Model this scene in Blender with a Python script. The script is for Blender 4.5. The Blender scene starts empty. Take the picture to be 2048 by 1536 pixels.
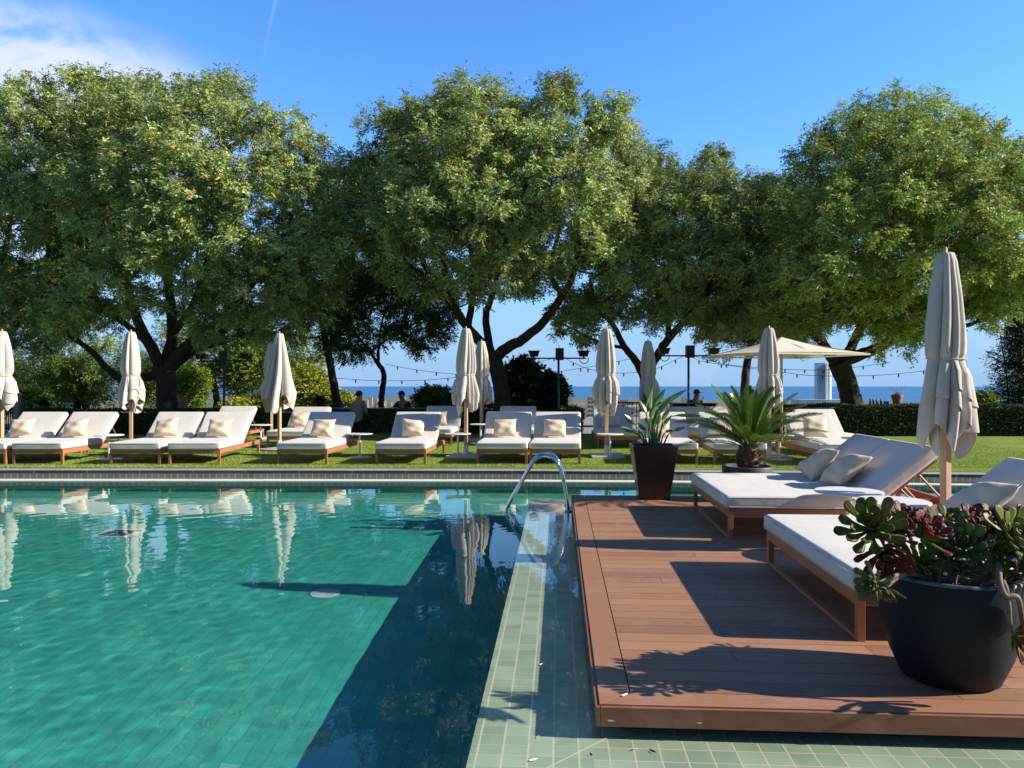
import bpy, bmesh, math, random
import numpy as np
from mathutils import Vector, Matrix
R = math.radians
PI = math.pi
SC = bpy.context.scene
COL = SC.collection

# ------------------------------------------------------------------ camera
EYE = 1.38
F = 1539.0
cam = bpy.data.cameras.new('camera'); cam_o = bpy.data.objects.new('camera', cam); COL.objects.link(cam_o)
SC.camera = cam_o
cam.sensor_width = 36.0; cam.lens = 36.0 * F / 2048
cam_o.location = (0, 0, EYE); cam_o.rotation_euler = (R(90), 0, 0)
cam.clip_start = 0.05; cam.clip_end = 60000

# ------------------------------------------------------------------ world, sun, exposure
SUN_EL = 27.5
SUN_DX, SUN_DY = 0.994, -0.11          # horizontal direction towards the sun
world = bpy.data.worlds.new('World'); SC.world = world; world.use_nodes = True
def build_world():
    nt = world.node_tree; N = nt.nodes; L = nt.links
    bg = N['Background']; bg.inputs[1].default_value = 0.115
    sky = N.new('ShaderNodeTexSky'); sky.sky_type = 'NISHITA'; sky.sun_disc = False
    sky.sun_elevation = R(SUN_EL); sky.sun_rotation = math.atan2(SUN_DX, SUN_DY)
    sky.altitude = 100; sky.air_density = 1.0; sky.dust_density = 0.25; sky.ozone_density = 2.5
    hs = N.new('ShaderNodeHueSaturation'); hs.inputs['Saturation'].default_value = 1.22
    L.new(sky.outputs[0], hs.inputs['Color'])
    mul = N.new('ShaderNodeMix'); mul.data_type = 'RGBA'; mul.blend_type = 'MULTIPLY'; mul.inputs[0].default_value = 1
    mul.inputs[7].default_value = (1.05, 1.25, 1.5, 1)
    L.new(hs.outputs[0], mul.inputs[6])
    # cirrus in the upper left, faint low cumulus, a thin contrail: all in sky directions
    tc = N.new('ShaderNodeTexCoord')
    sep = N.new('ShaderNodeSeparateXYZ'); L.new(tc.outputs['Generated'], sep.inputs[0])
    def m(op, a, b=None, c=None, cl=False):
        n = N.new('ShaderNodeMath'); n.operation = op; n.use_clamp = cl
        for i, v in enumerate((a, b, c)):
            if v is None: continue
            if isinstance(v, (int, float)): n.inputs[i].default_value = v
            else: L.new(v, n.inputs[i])
        return n.outputs[0]
    def ramp(v, lo, hi):
        n = N.new('ShaderNodeMapRange'); n.interpolation_type = 'SMOOTHSTEP'
        L.new(v, n.inputs[0]); n.inputs[1].default_value = lo; n.inputs[2].default_value = hi
        return n.outputs[0]
    X, Y, Z = sep.outputs
    u = m('DIVIDE', X, m('MAXIMUM', Y, 0.05)); v = m('DIVIDE', Z, m('MAXIMUM', Y, 0.05))
    noi = N.new('ShaderNodeTexNoise'); noi.inputs['Scale'].default_value = 7.0; noi.inputs['Detail'].default_value = 8
    noi.inputs['Roughness'].default_value = .58; noi.inputs['Distortion'].default_value = .5
    mp = N.new('ShaderNodeMapping'); mp.inputs['Scale'].default_value = (0.8, 1.0, 1.9); mp.inputs['Rotation'].default_value = (0, .5, 0)
    L.new(tc.outputs['Generated'], mp.inputs[0]); L.new(mp.outputs[0], noi.inputs['Vector'])
    d = m('ADD', u, m('MULTIPLY', v, 0.75))           # band falls to the right
    edge = m('SUBTRACT', 1.0, ramp(m('ADD', v, m('MULTIPLY', u, 0.38)), 0.20, 0.30))
    left = m('SUBTRACT', 1.0, ramp(u, -0.47, -0.30))
    hi = ramp(v, 0.05, 0.3)
    cl = m('MULTIPLY', m('MULTIPLY', ramp(noi.outputs['Fac'], 0.30, 0.52), m('MULTIPLY', edge, hi)), left)
    noi2 = N.new('ShaderNodeTexNoise'); noi2.inputs['Scale'].default_value = 9.0; noi2.inputs['Detail'].default_value = 6
    L.new(tc.outputs['Generated'], noi2.inputs['Vector'])
    low = m('MULTIPLY', m('SUBTRACT', 1.0, ramp(v, 0.02, 0.14)), m('MULTIPLY', ramp(noi2.outputs['Fac'], 0.5, 0.75), 0.35))
    # contrail: thin line in (u, v)
    line = m('ABSOLUTE', m('SUBTRACT', m('SUBTRACT', u, -0.329), m('MULTIPLY', m('SUBTRACT', v, 0.4), 0.22)))
    con = m('MULTIPLY', m('SUBTRACT', 1.0, ramp(line, 0.0, 0.0045)), m('MULTIPLY', ramp(v, 0.40, 0.5), 0.13))
    tot = m('ADD', m('ADD', cl, low), con, cl=True)
    mix = N.new('ShaderNodeMix'); mix.data_type = 'RGBA'
    hz = N.new('ShaderNodeMix'); hz.data_type = 'RGBA'     # pale blue marine air low over the sea
    L.new(m('MULTIPLY', m('SUBTRACT', 1.0, ramp(Z, -0.02, 0.34)), 0.95), hz.inputs[0]); L.new(mul.outputs[2], hz.inputs[6]); hz.inputs[7].default_value = (1.5, 2.65, 4.5, 1)
    L.new(tot, mix.inputs[0]); L.new(hz.outputs[2], mix.inputs[6]); mix.inputs[7].default_value = (3.9, 4.4, 5.3, 1)
    # added dimming of the sky behind the camera and overhead, to weaken the fill light
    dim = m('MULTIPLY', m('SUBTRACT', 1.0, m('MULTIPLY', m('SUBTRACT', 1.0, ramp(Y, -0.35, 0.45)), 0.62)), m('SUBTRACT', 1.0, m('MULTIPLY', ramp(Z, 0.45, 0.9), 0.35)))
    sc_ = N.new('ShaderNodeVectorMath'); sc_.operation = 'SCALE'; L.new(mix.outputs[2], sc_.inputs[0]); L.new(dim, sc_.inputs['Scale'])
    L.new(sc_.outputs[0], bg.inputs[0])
build_world()
sun = bpy.data.lights.new('sun', 'SUN'); sun.energy = 4.9; sun.angle = R(0.5); sun.color = (1.0, 0.91, 0.78)
sun.cycles.is_caustics_light = True
sun_o = bpy.data.objects.new('sun', sun); COL.objects.link(sun_o)
_sd = Vector((SUN_DX * math.cos(R(SUN_EL)), SUN_DY * math.cos(R(SUN_EL)), math.sin(R(SUN_EL))))
sun_o.rotation_euler = _sd.to_track_quat('Z', 'Y').to_euler()
SC.view_settings.view_transform = 'Standard'; SC.view_settings.look = 'None'
SC.view_settings.exposure = 0.78; SC.view_settings.gamma = 1.0
SC.cycles.max_bounces = 10; SC.cycles.transparent_max_bounces = 12
SC.cycles.caustics_reflective = False; SC.cycles.caustics_refractive = True
SC.cycles.sample_clamp_indirect = 6.0

# ------------------------------------------------------------------ helpers
def P(px, py, z):                       # point of the photo on the level z
    d = F * (EYE - z) / (py - 768.0)
    return ((px - 1024) / F * d, d, z)
def Q(px, py, d):                       # point of the photo at the distance d
    return ((px - 1024) / F * d, d, EYE - (py - 768.0) / F * d)

def tag(o, label=None, cat=None, group=None, kind=None):
    if label: o['label'] = label
    if cat: o['category'] = cat
    if group: o['group'] = group
    if kind: o['kind'] = kind
    return o
def empty(name, loc=(0, 0, 0), rz=0.0):
    o = bpy.data.objects.new(name, None); COL.objects.link(o); o.empty_display_size = .1
    o.location = loc; o.rotation_euler = (0, 0, rz); return o
def copy_tree(o, parent=None):
    c = o.copy(); COL.objects.link(c)
    if parent is not None: c.parent = parent
    for ch in list(o.children): copy_tree(ch, c)
    return c

class MB:
    def __init__(s): s.v = []; s.f = []; s.n = 0; s.c = []; s.mi = []
    def add(s, v, f, col=None, mi=0):
        v = np.asarray(v, float).reshape(-1, 3)
        s.v.append(v); s.f.append((np.asarray(f, int) + s.n, mi)) if not isinstance(f, list) else s.f.append(([tuple(i + s.n for i in q) for q in f], mi))
        s.n += len(v)
        if col is None: col = (1, 1, 1)
        col = np.asarray(col, float)
        if col.ndim == 1: col = np.tile(col, (len(v), 1))
        s.c.append(col)
        return s
    def box(s, c, size, rz=0, M=None, col=None, mi=0):
        a = np.array([[x, y, z] for x in (-.5, .5) for y in (-.5, .5) for z in (-.5, .5)]) * np.array(size)
        if M is not None: a = a @ np.array(M.to_3x3()).T
        elif rz:
            ca, sa = math.cos(rz), math.sin(rz); a = np.c_[a[:, 0] * ca - a[:, 1] * sa, a[:, 0] * sa + a[:, 1] * ca, a[:, 2]]
        return s.add(a + np.array(c), [(0, 1, 3, 2), (4, 6, 7, 5), (0, 4, 5, 1), (2, 3, 7, 6), (0, 2, 6, 4), (1, 5, 7, 3)], col, mi)
    def tube(s, pts, rad, n=8, cap=True, col=None, mi=0):
        pts = np.asarray(pts, float); k = len(pts)
        rad = np.full(k, rad, float) if np.isscalar(rad) else np.asarray(rad, float)
        T = np.gradient(pts, axis=0); T /= (np.linalg.norm(T, axis=1, keepdims=True) + 1e-9)
        up = np.array([0, 0, 1.0]) if abs(T[0, 2]) < .9 else np.array([1.0, 0, 0])
        A = np.cross(T[0], up); A /= np.linalg.norm(A)
        rings = []
        th = np.linspace(0, 2 * PI, n, endpoint=False)
        for i in range(k):
            A = A - T[i] * A.dot(T[i]); A /= np.linalg.norm(A) + 1e-9; B = np.cross(T[i], A)
            rings.append(pts[i] + rad[i] * (np.cos(th)[:, None] * A + np.sin(th)[:, None] * B))
        f = []
        for i in range(k - 1):
            for j in range(n):
                j2 = (j + 1) % n; f.append((i * n + j, i * n + j2, (i + 1) * n + j2, (i + 1) * n + j))
        if cap: f.append(tuple(range(n))[::-1]); f.append(tuple((k - 1) * n + j for j in range(n)))
        return s.add(np.concatenate(rings), f, col, mi)
    def lathe(s, prof, c=(0, 0, 0), n=40, col=None, mi=0, cap=False):
        prof = np.asarray(prof, float); k = len(prof); th = np.linspace(0, 2 * PI, n, endpoint=False)
        v = np.concatenate([np.c_[r * np.cos(th), r * np.sin(th), np.full(n, z)] for r, z in prof]) + np.array(c)
        f = [(i * n + j, i * n + (j + 1) % n, (i + 1) * n + (j + 1) % n, (i + 1) * n + j) for i in range(k - 1) for j in range(n)]
        if cap: f.append(tuple(range(n))[::-1]); f.append(tuple((k - 1) * n + j for j in range(n)))
        return s.add(v, f, col, mi)
    def rbox(s, c, size, r=.03, seg=4, inner=3, M=None, bulge=0.0, col=None, mi=0):
        h = np.array(size) / 2.0; r = min(r, h.min() * .99)
        def ax(i):
            e = np.linspace(0, r, seg + 1)
            return np.r_[-h[i] + e, np.linspace(-h[i] + r, h[i] - r, inner + 2)[1:-1], h[i] - e[::-1]]
        V = []; Fc = []; n0 = 0
        for a in range(3):
            b, d = (a + 1) % 3, (a + 2) % 3
            gb, gd = ax(b), ax(d)
            for sg in (-1, 1):
                G = np.zeros((len(gb), len(gd), 3)); G[..., a] = sg * h[a]; G[..., b] = gb[:, None]; G[..., d] = gd[None, :]
                V.append(G.reshape(-1, 3)); nb, nd = len(gb), len(gd)
                for i in range(nb - 1):
                    for j in range(nd - 1):
                        q = (n0 + i * nd + j, n0 + (i + 1) * nd + j, n0 + (i + 1) * nd + j + 1, n0 + i * nd + j + 1)
                        Fc.append(q if sg > 0 else q[::-1])
                n0 += nb * nd
        V = np.concatenate(V)
        q = np.clip(V, -(h - r), h - r); dd = V - q; ln = np.linalg.norm(dd, axis=1, keepdims=True)
        V = q + r * dd / np.maximum(ln, 1e-9)
        if bulge:
            wz = np.clip(1 - (V[:, 0] / h[0]) ** 2, 0, 1) ** .5 * np.clip(1 - (V[:, 1] / h[1]) ** 2, 0, 1) ** .5
            V[:, 2] += np.sign(V[:, 2]) * bulge * wz
        if M is not None: V = V @ np.array(M.to_3x3()).T
        s.add(V + np.array(c), Fc, col, mi); s.weld = True
        return s
    weld = False
    def build(s, name, mats, parent=None, smooth=False, attr=False, bevel=0, auto=None, tile_receive=False):
        V = np.concatenate(s.v); me = bpy.data.meshes.new(name)
        loops = []; starts = []; tot = []; mi = []; off = 0
        simple = []
        for f, m_ in s.f:
            if isinstance(f, list):
                for q in f: loops.extend(q); tot.append(len(q)); mi.append(m_)
            else:
                loops.extend(f.ravel().tolist()); tot.extend([f.shape[1]] * len(f)); mi.extend([m_] * len(f))
        tot = np.array(tot); starts = np.r_[0, np.cumsum(tot)[:-1]]
        me.vertices.add(len(V)); me.vertices.foreach_set('co', V.ravel())
        me.loops.add(len(loops)); me.loops.foreach_set('vertex_index', np.array(loops, dtype=np.int32))
        me.polygons.add(len(tot)); me.polygons.foreach_set('loop_start', starts.astype(np.int32)); me.polygons.foreach_set('loop_total', tot.astype(np.int32))
        me.polygons.foreach_set('material_index', np.array(mi, dtype=np.int32))
        if attr:
            a = me.color_attributes.new('Col', 'FLOAT_COLOR', 'POINT')
            C = np.concatenate(s.c); a.data.foreach_set('color', np.c_[C, np.ones(len(C))].ravel())
        me.polygons.foreach_set('use_smooth', np.full(len(tot), bool(smooth)))
        me.update(calc_edges=True); me.validate()
        if s.weld:
            bm = bmesh.new(); bm.from_mesh(me); bmesh.ops.remove_doubles(bm, verts=bm.verts, dist=1e-5)
            bmesh.ops.recalc_face_normals(bm, faces=bm.faces); bm.to_mesh(me); bm.free()
        for m_ in (mats if isinstance(mats, (list, tuple)) else [mats]): me.materials.append(m_)
        o = bpy.data.objects.new(name, me); COL.objects.link(o)
        if parent is not None: o.parent = parent
        if bevel:
            b = o.modifiers.new('bevel', 'BEVEL'); b.width = bevel; b.segments = 2; b.limit_method = 'ANGLE'; b.harden_normals = False
        return o

# ------------------------------------------------------------------ materials
def mat(name, base=(.5, .5, .5), rough=.6, metal=0, spec=.5, noise=None, bump=None, attr=False, trans=0.0, sheen=0, coat=0):
    """noise: (scale, second colour, low, high[, stretch]); bump: list of (scale, strength, distance[, stretch])"""
    m = bpy.data.materials.new(name); m.use_nodes = True; nt = m.node_tree; N = nt.nodes; L = nt.links
    b = N['Principled BSDF']; b.inputs['Roughness'].default_value = rough; b.inputs['Metallic'].default_value = metal
    b.inputs['Specular IOR Level'].default_value = spec
    b.inputs['Base Color'].default_value = (*base, 1)
    if sheen: b.inputs['Sheen Weight'].default_value = sheen
    if coat: b.inputs['Coat Weight'].default_value = coat; b.inputs['Coat Roughness'].default_value = .15
    tc = N.new('ShaderNodeTexCoord'); src = None
    if attr:
        a = N.new('ShaderNodeAttribute'); a.attribute_name = 'Col'; src = a.outputs['Color']
        if base != (1, 1, 1):
            x = N.new('ShaderNodeMix'); x.data_type = 'RGBA'; x.blend_type = 'MULTIPLY'; x.inputs[0].default_value = 1
            x.inputs[7].default_value = (*base, 1); L.new(src, x.inputs[6]); src = x.outputs[2]
    def tex(scale, stretch, detail=5, rough_=.6):
        mp = N.new('ShaderNodeMapping'); L.new(tc.outputs['Object'], mp.inputs[0]); mp.inputs['Scale'].default_value = stretch
        n = N.new('ShaderNodeTexNoise'); n.inputs['Scale'].default_value = scale; n.inputs['Detail'].default_value = detail; n.inputs['Roughness'].default_value = rough_
        L.new(mp.outputs[0], n.inputs['Vector']); return n.outputs['Fac']
    for q in (noise or []):
        st = q[4] if len(q) > 4 else (1, 1, 1)
        n = tex(q[0], st); r = N.new('ShaderNodeMapRange'); r.inputs[1].default_value = q[2]; r.inputs[2].default_value = q[3]; L.new(n, r.inputs[0])
        x = N.new('ShaderNodeMix'); x.data_type = 'RGBA'; L.new(r.outputs[0], x.inputs[0]); x.inputs[7].default_value = (*q[1], 1)
        if src is None: x.inputs[6].default_value = (*base, 1)
        else: L.new(src, x.inputs[6])
        src = x.outputs[2]
    if src is not None: L.new(src, b.inputs['Base Color'])
    last = None
    for q in (bump or []):
        st = q[3] if len(q) > 3 else (1, 1, 1)
        n = tex(q[0], st, 4); bn = N.new('ShaderNodeBump'); bn.inputs['Strength'].default_value = q[1]; bn.inputs['Distance'].default_value = q[2]
        L.new(n, bn.inputs['Height'])
        if last: L.new(last, bn.inputs['Normal'])
        last = bn.outputs[0]
    if last: L.new(last, b.inputs['Normal'])
    if trans:
        t = N.new('ShaderNodeBsdfTranslucent'); mx = N.new('ShaderNodeMixShader'); mx.inputs[0].default_value = trans
        if src is not None: L.new(src, t.inputs['Color'])
        else: t.inputs['Color'].default_value = (*base, 1)
        L.new(b.outputs[0], mx.inputs[1]); L.new(t.outputs[0], mx.inputs[2]); L.new(mx.outputs[0], N['Material Output'].inputs[0])
    return m

def tile_mat(name, c1, c2, grout, sx, sy, axes='XY', mortar=.006, rough=.35, rot=0.0, offs=(0, 0), bumpd=.002, grout2=None, spots=None, wet=0):
    """stacked rectangular tiles: size sx, sy metres"""
    m = bpy.data.materials.new(name); m.use_nodes = True; nt = m.node_tree; N = nt.nodes; L = nt.links
    b = N['Principled BSDF']; b.inputs['Roughness'].default_value = rough
    g = N.new('ShaderNodeTexCoord'); sp = N.new('ShaderNodeSeparateXYZ'); L.new(g.outputs['Object'], sp.inputs[0])
    def mth(op, a, bb=None, cc=None):
        n = N.new('ShaderNodeMath'); n.operation = op
        for i, v in enumerate((a, bb, cc)):
            if v is None: continue
            if isinstance(v, (int, float)): n.inputs[i].default_value = v
            else: L.new(v, n.inputs[i])
        return n.outputs[0]
    A = sp.outputs['XYZ'.index(axes[0])]; B = sp.outputs['XYZ'.index(axes[1])]
    if rot:
        ca, sa = math.cos(rot), math.sin(rot)
        A, B = mth('ADD', mth('MULTIPLY', A, ca), mth('MULTIPLY', B, sa)), mth('SUBTRACT', mth('MULTIPLY', B, ca), mth('MULTIPLY', A, sa))
    a = mth('DIVIDE', mth('ADD', A, offs[0]), sx); c = mth('DIVIDE', mth('ADD', B, offs[1]), sy)
    fa, fc = mth('FRACT', a), mth('FRACT', c)
    ea = mth('MULTIPLY', mth('MINIMUM', fa, mth('SUBTRACT', 1.0, fa)), sx); ec = mth('MULTIPLY', mth('MINIMUM', fc, mth('SUBTRACT', 1.0, fc)), sy)
    m2 = mortar if grout2 is None else grout2
    la = mth('LESS_THAN', ea, mortar); lc = mth('LESS_THAN', ec, m2)
    line = mth('MAXIMUM', la, lc)
    cv = N.new('ShaderNodeCombineXYZ'); L.new(mth('FLOOR', a), cv.inputs[0]); L.new(mth('FLOOR', c), cv.inputs[1])
    wn = N.new('ShaderNodeTexWhiteNoise'); L.new(cv.outputs[0], wn.inputs['Vector'])
    mx = N.new('ShaderNodeMix'); mx.data_type = 'RGBA'; L.new(wn.outputs['Value'], mx.inputs[0]); mx.inputs[6].default_value = (*c1, 1); mx.inputs[7].default_value = (*c2, 1)
    col = mx.outputs[2]
    no = N.new('ShaderNodeTexNoise'); no.inputs['Scale'].default_value = 3.0; no.inputs['Detail'].default_value = 8; L.new(g.outputs['Object'], no.inputs['Vector'])
    mr = N.new('ShaderNodeMapRange'); L.new(no.outputs['Fac'], mr.inputs[0]); mr.inputs[1].default_value = .3; mr.inputs[2].default_value = .7; mr.inputs[3].default_value = .82; mr.inputs[4].default_value = 1.12
    mm = N.new('ShaderNodeVectorMath'); mm.operation = 'SCALE'; L.new(col, mm.inputs[0]); L.new(mr.outputs[0], mm.inputs['Scale']); col = mm.outputs[0]
    if spots is not None:
        pick = mth('GREATER_THAN', wn.outputs['Value'], spots[0])
        w2 = N.new('ShaderNodeTexWhiteNoise'); L.new(cv.outputs[0], w2.inputs['Vector'])
        s2 = N.new('ShaderNodeMix'); s2.data_type = 'RGBA'; L.new(mth('MULTIPLY', pick, .6), s2.inputs[0]); L.new(col, s2.inputs[6]); s2.inputs[7].default_value = (*spots[1], 1); col = s2.outputs[2]
    gx = N.new('ShaderNodeMix'); gx.data_type = 'RGBA'; L.new(line, gx.inputs[0]); L.new(col, gx.inputs[6]); gx.inputs[7].default_value = (*grout, 1)
    L.new(gx.outputs[2], b.inputs['Base Color'])
    bp = N.new('ShaderNodeBump'); bp.inputs['Strength'].default_value = .5; bp.inputs['Distance'].default_value = bumpd
    L.new(mth('SUBTRACT', 1.0, line), bp.inputs['Height']); L.new(bp.outputs[0], b.inputs['Normal'])
    if wet:
        b.inputs['Coat Weight'].default_value = wet; b.inputs['Coat Roughness'].default_value = 0.0; b.inputs['Coat IOR'].default_value = 1.33
        wn2 = N.new('ShaderNodeTexNoise'); wn2.inputs['Scale'].default_value = 5; wn2.inputs['Detail'].default_value = 2; L.new(g.outputs['Object'], wn2.inputs['Vector'])
        wb = N.new('ShaderNodeBump'); wb.inputs['Strength'].default_value = .25; wb.inputs['Distance'].default_value = .004
        L.new(wn2.outputs['Fac'], wb.inputs['Height']); L.new(wb.outputs[0], b.inputs['Coat Normal'])
    return m

M = {}
M['fabric'] = mat('mattress_fabric', (.67, .64, .59), .9, spec=.2, noise=[(2.2, (.60, .57, .525), .45, .8)], bump=[(420, .25, .0015), (4, .3, .02, (1, 1.6, 1))], sheen=.1)
M['umb'] = mat('umbrella_cloth', (.62, .575, .52), .85, spec=.2, noise=[(3, (.55, .505, .45), .4, .8)], bump=[(380, .2, .001), (9, .3, .01, (1, 1, .25))], trans=.12)
M['pillow'] = mat('pillow_fabric', (.74, .61, .45), .85, spec=.2, noise=[(6, (.65, .52, .38), .4, .75)], bump=[(500, .3, .001), (10, .5, .012)])
M['terra'] = mat('frame_metal', (.42, .175, .085), .42, spec=.4, noise=[(4, (.36, .15, .075), .4, .7)], bump=[(300, .08, .001)])
M['white'] = mat('white_metal', (.78, .77, .76), .4, spec=.4)
M['wood'] = mat('pole_wood', (.60, .40, .25), .5, noise=[(8, (.48, .30, .18), .35, .7, (6, 6, .5))], bump=[(30, .15, .002, (8, 8, .5))])
M['steel'] = mat('steel', (.72, .73, .75), .09, metal=1)
M['black'] = mat('black_metal', (.012, .013, .016), .45)
M['slab'] = mat('stone_slab', (.55, .55, .53), .7, bump=[(60, .2, .003)])
M['darkwood'] = mat('dark_wood', (.035, .022, .016), .5, noise=[(5, (.02, .013, .01), .4, .6, (1, 8, 1))])
M['terracotta'] = mat('terracotta', (.46, .17, .08), .75, noise=[(14, (.36, .13, .06), .4, .7)])
M['soil'] = mat('soil', (.035, .022, .015), .95, bump=[(60, 1, .02)])
M['bark'] = mat('bark', (.075, .052, .038), .9, noise=[(7, (.035, .026, .02), .4, .65, (3, 3, .6))], bump=[(9, 1, .05, (4, 4, .7)), (40, .5, .01)])
M['leaf'] = mat('foliage', (1, 1, 1), .55, spec=.18, attr=True, trans=.24)
M['aeonium'] = mat('succulent_leaf', (1, 1, 1), .46, spec=.4, attr=True, trans=.38)
M['glossleaf'] = mat('glossy_leaf', (1, 1, 1), .28, spec=.5, attr=True, trans=.22)
M['stem'] = mat('plant_stem', (.22, .17, .12), .8, noise=[(30, (.13, .1, .07), .4, .6)], bump=[(50, .6, .004)])

# ------------------------------------------------------------------ deck frame
A0 = R(3.45)
E1 = np.array([math.cos(A0), -math.sin(A0), 0]); E2 = np.array([math.sin(A0), math.cos(A0), 0])
C0 = np.array([.3787, 3.32, 0])
def DK(a, b, z=0.0): return C0 + a * E1 + b * E2 + np.array([0, 0, z])

# ------------------------------------------------------------------ setting: pool
WZ = -.15; LZ = -.143; FZ = -1.28
# far edge of the basin, curving a little (photo x, y of the coping line at ground level)
far_px = [(-900, 939), (0, 940), (640, 940.4), (1000, 941), (1300, 942.6), (1600, 945), (1900, 948), (2300, 952.5), (3300, 966)]
far_pts = [P(x, y, 0)[:2] for x, y in far_px]
def far_line(off):
    pts = np.array(far_pts); out = []
    for i, p in enumerate(pts):
        t = pts[min(i + 1, len(pts) - 1)] - pts[max(i - 1, 0)]; t /= np.linalg.norm(t); n = np.array([t[1], -t[0]])  # towards camera
        out.append(p + n * off)
    return out
def strip(b, la, za, lb, zb, mi=0):
    v = []; f = []
    for i in range(len(la)): v += [(la[i][0], la[i][1], za), (lb[i][0], lb[i][1], zb)]
    for i in range(len(la) - 1): f.append((2 * i, 2 * i + 2, 2 * i + 3, 2 * i + 1))
    b.add(v, f, mi=mi)
fl0 = far_line(0)
M['pooltile'] = tile_mat('pool_tile', (.052, .47, .375), (.070, .515, .415), (.035, .34, .27), .105, .21, mortar=.003, grout2=.002, rough=.4, rot=-A0, spots=(.9965, (.22, .72, .62)))
M['walltile'] = tile_mat('pool_wall_tile', (.04, .30, .25), (.05, .35, .29), (.16, .5, .44), .104, .16, axes='XZ', mortar=.003, rough=.35)
M['ledgetile'] = tile_mat('ledge_tile', (.25, .35, .235), (.34, .45, .31), (.56, .52, .38), .105, .09, mortar=.0042, grout2=.0018, rough=.3, rot=-A0, offs=(.02, 0), wet=1)
M['ledgetile2'] = tile_mat('front_ledge_tile', (.25, .35, .235), (.34, .45, .31), (.56, .52, .38), .105, .108, mortar=.003, grout2=.003, rough=.3, rot=-A0, wet=1)
M['risertile'] = tile_mat('riser_tile', (.20, .225, .185), (.25, .275, .225), (.62, .62, .55), .103, .30, axes='XZ', mortar=.0045, rough=.3, offs=(0, .17))
M['coping'] = tile_mat('coping_stone', (.34, .35, .31), (.38, .39, .35), (.5, .5, .45), .85, 5, mortar=.004, rough=.45)
M['nosing'] = tile_mat('nosing_stone', (.035, .04, .055), (.055, .06, .075), (.30, .3, .28), .85, 5, axes='XZ', mortar=.004, rough=.22)
M['lip'] = mat('pale_lip', (.82, .79, .70), .45, noise=[(8, (.72, .69, .60), .5, .7)])
b = MB()
b.add([(-22, -4, FZ), (14, -4, FZ), (14, 13.5, FZ), (-22, 13.5, FZ)], [(0, 1, 2, 3)])
pf = b.build('pool_floor', M['pooltile']); tag(pf, kind='structure'); pf.cycles.is_caustics_receiver = True
b = MB(); strip(b, far_line(.245), -.19, far_line(.245), FZ - .01)
pw = b.build('pool_far_wall', M['walltile']); tag(pw, kind='structure'); pw.cycles.is_caustics_receiver = True
b = MB(); v = [(-21.5, -4, WZ + .1), (-21.5, 13.5, WZ + .1), (-21.5, 13.5, FZ - .01), (-21.5, -4, FZ - .01)]; b.add(v, [(0, 1, 2, 3)])
tag(b.build('pool_left_wall', M['walltile']), kind='structure')
b = MB(); strip(b, far_line(.25), -.139, far_line(0), -.139); strip(b, far_line(.25), -.139, far_line(.25), -.195)
tag(b.build('pool_overflow_lip', M['lip']), kind='structure')
b = MB(); strip(b, far_line(.004), -.05, far_line(.004), -.139)
tag(b.build('pool_riser', M['risertile']), kind='structure')
b = MB(); strip(b, far_line(.03), .0, far_line(.03), -.048, mi=1); strip(b, far_line(.03), .0, far_line(-.30), .0, mi=0); strip(b, far_line(.03), -.048, far_line(0), -.048, mi=1)
tag(b.build('pool_coping', [M['coping'], M['nosing']]), kind='structure')
# submerged ledge round the deck, and its drop to the floor
b = MB()
ea, fa = -.545, -1.9       # left edge and front edge in deck coordinates
LB = 6.26 + .55
def dq(pts, z): return [tuple(DK(a, bb, z)) for a, bb in pts]
b.add(dq([(ea, -3.2), (-.035, -3.2), (-.035, LB), (ea, LB)], LZ), [(0, 1, 2, 3)], mi=0)
b.add(dq([(-.035, -3.2), (12, -3.2), (12, -.02), (-.035, -.02)], LZ), [(0, 1, 2, 3)], mi=1)
b.add(dq([(-.035, -.02), (12, -.02), (12, LB), (-.035, LB)], LZ), [(0, 1, 2, 3)], mi=0)
b.add([*dq([(ea, -3.2), (ea, LB)], LZ), *dq([(ea, LB), (ea, -3.2)], LZ - .0045)], [(0, 1, 2, 3)], mi=2)
b.add([*dq([(ea, LB), (12, LB)], LZ), *dq([(12, LB), (ea, LB)], FZ - .01)], [(0, 1, 2, 3)], mi=2)
b.add([*dq([(ea + 1.2, -3.2), (ea + 1.2, LB)], LZ - .05), *dq([(ea + 1.2, LB), (ea + 1.2, -3.2)], FZ - .01)], [(0, 1, 2, 3)], mi=2)
lg = b.build('pool_ledge', [M['ledgetile'], M['ledgetile2'], M['walltile']]); tag(lg, kind='structure'); lg.cycles.is_caustics_receiver = True
# mitre grout line in the corner of the ledge
b = MB(); p0, p1 = DK(-.42, -.50, LZ + .003), DK(.06, .02, LZ + .003)
t = (p1 - p0) / np.linalg.norm(p1 - p0); nn = np.array([-t[1], t[0], 0]) * .003
b.add([p0 - nn, p1 - nn, p1 + nn, p0 + nn], [(0, 1, 2, 3)])
tag(b.build('ledge_joint', mat('grout', (.56, .52, .38), .6)), kind='structure')

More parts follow.
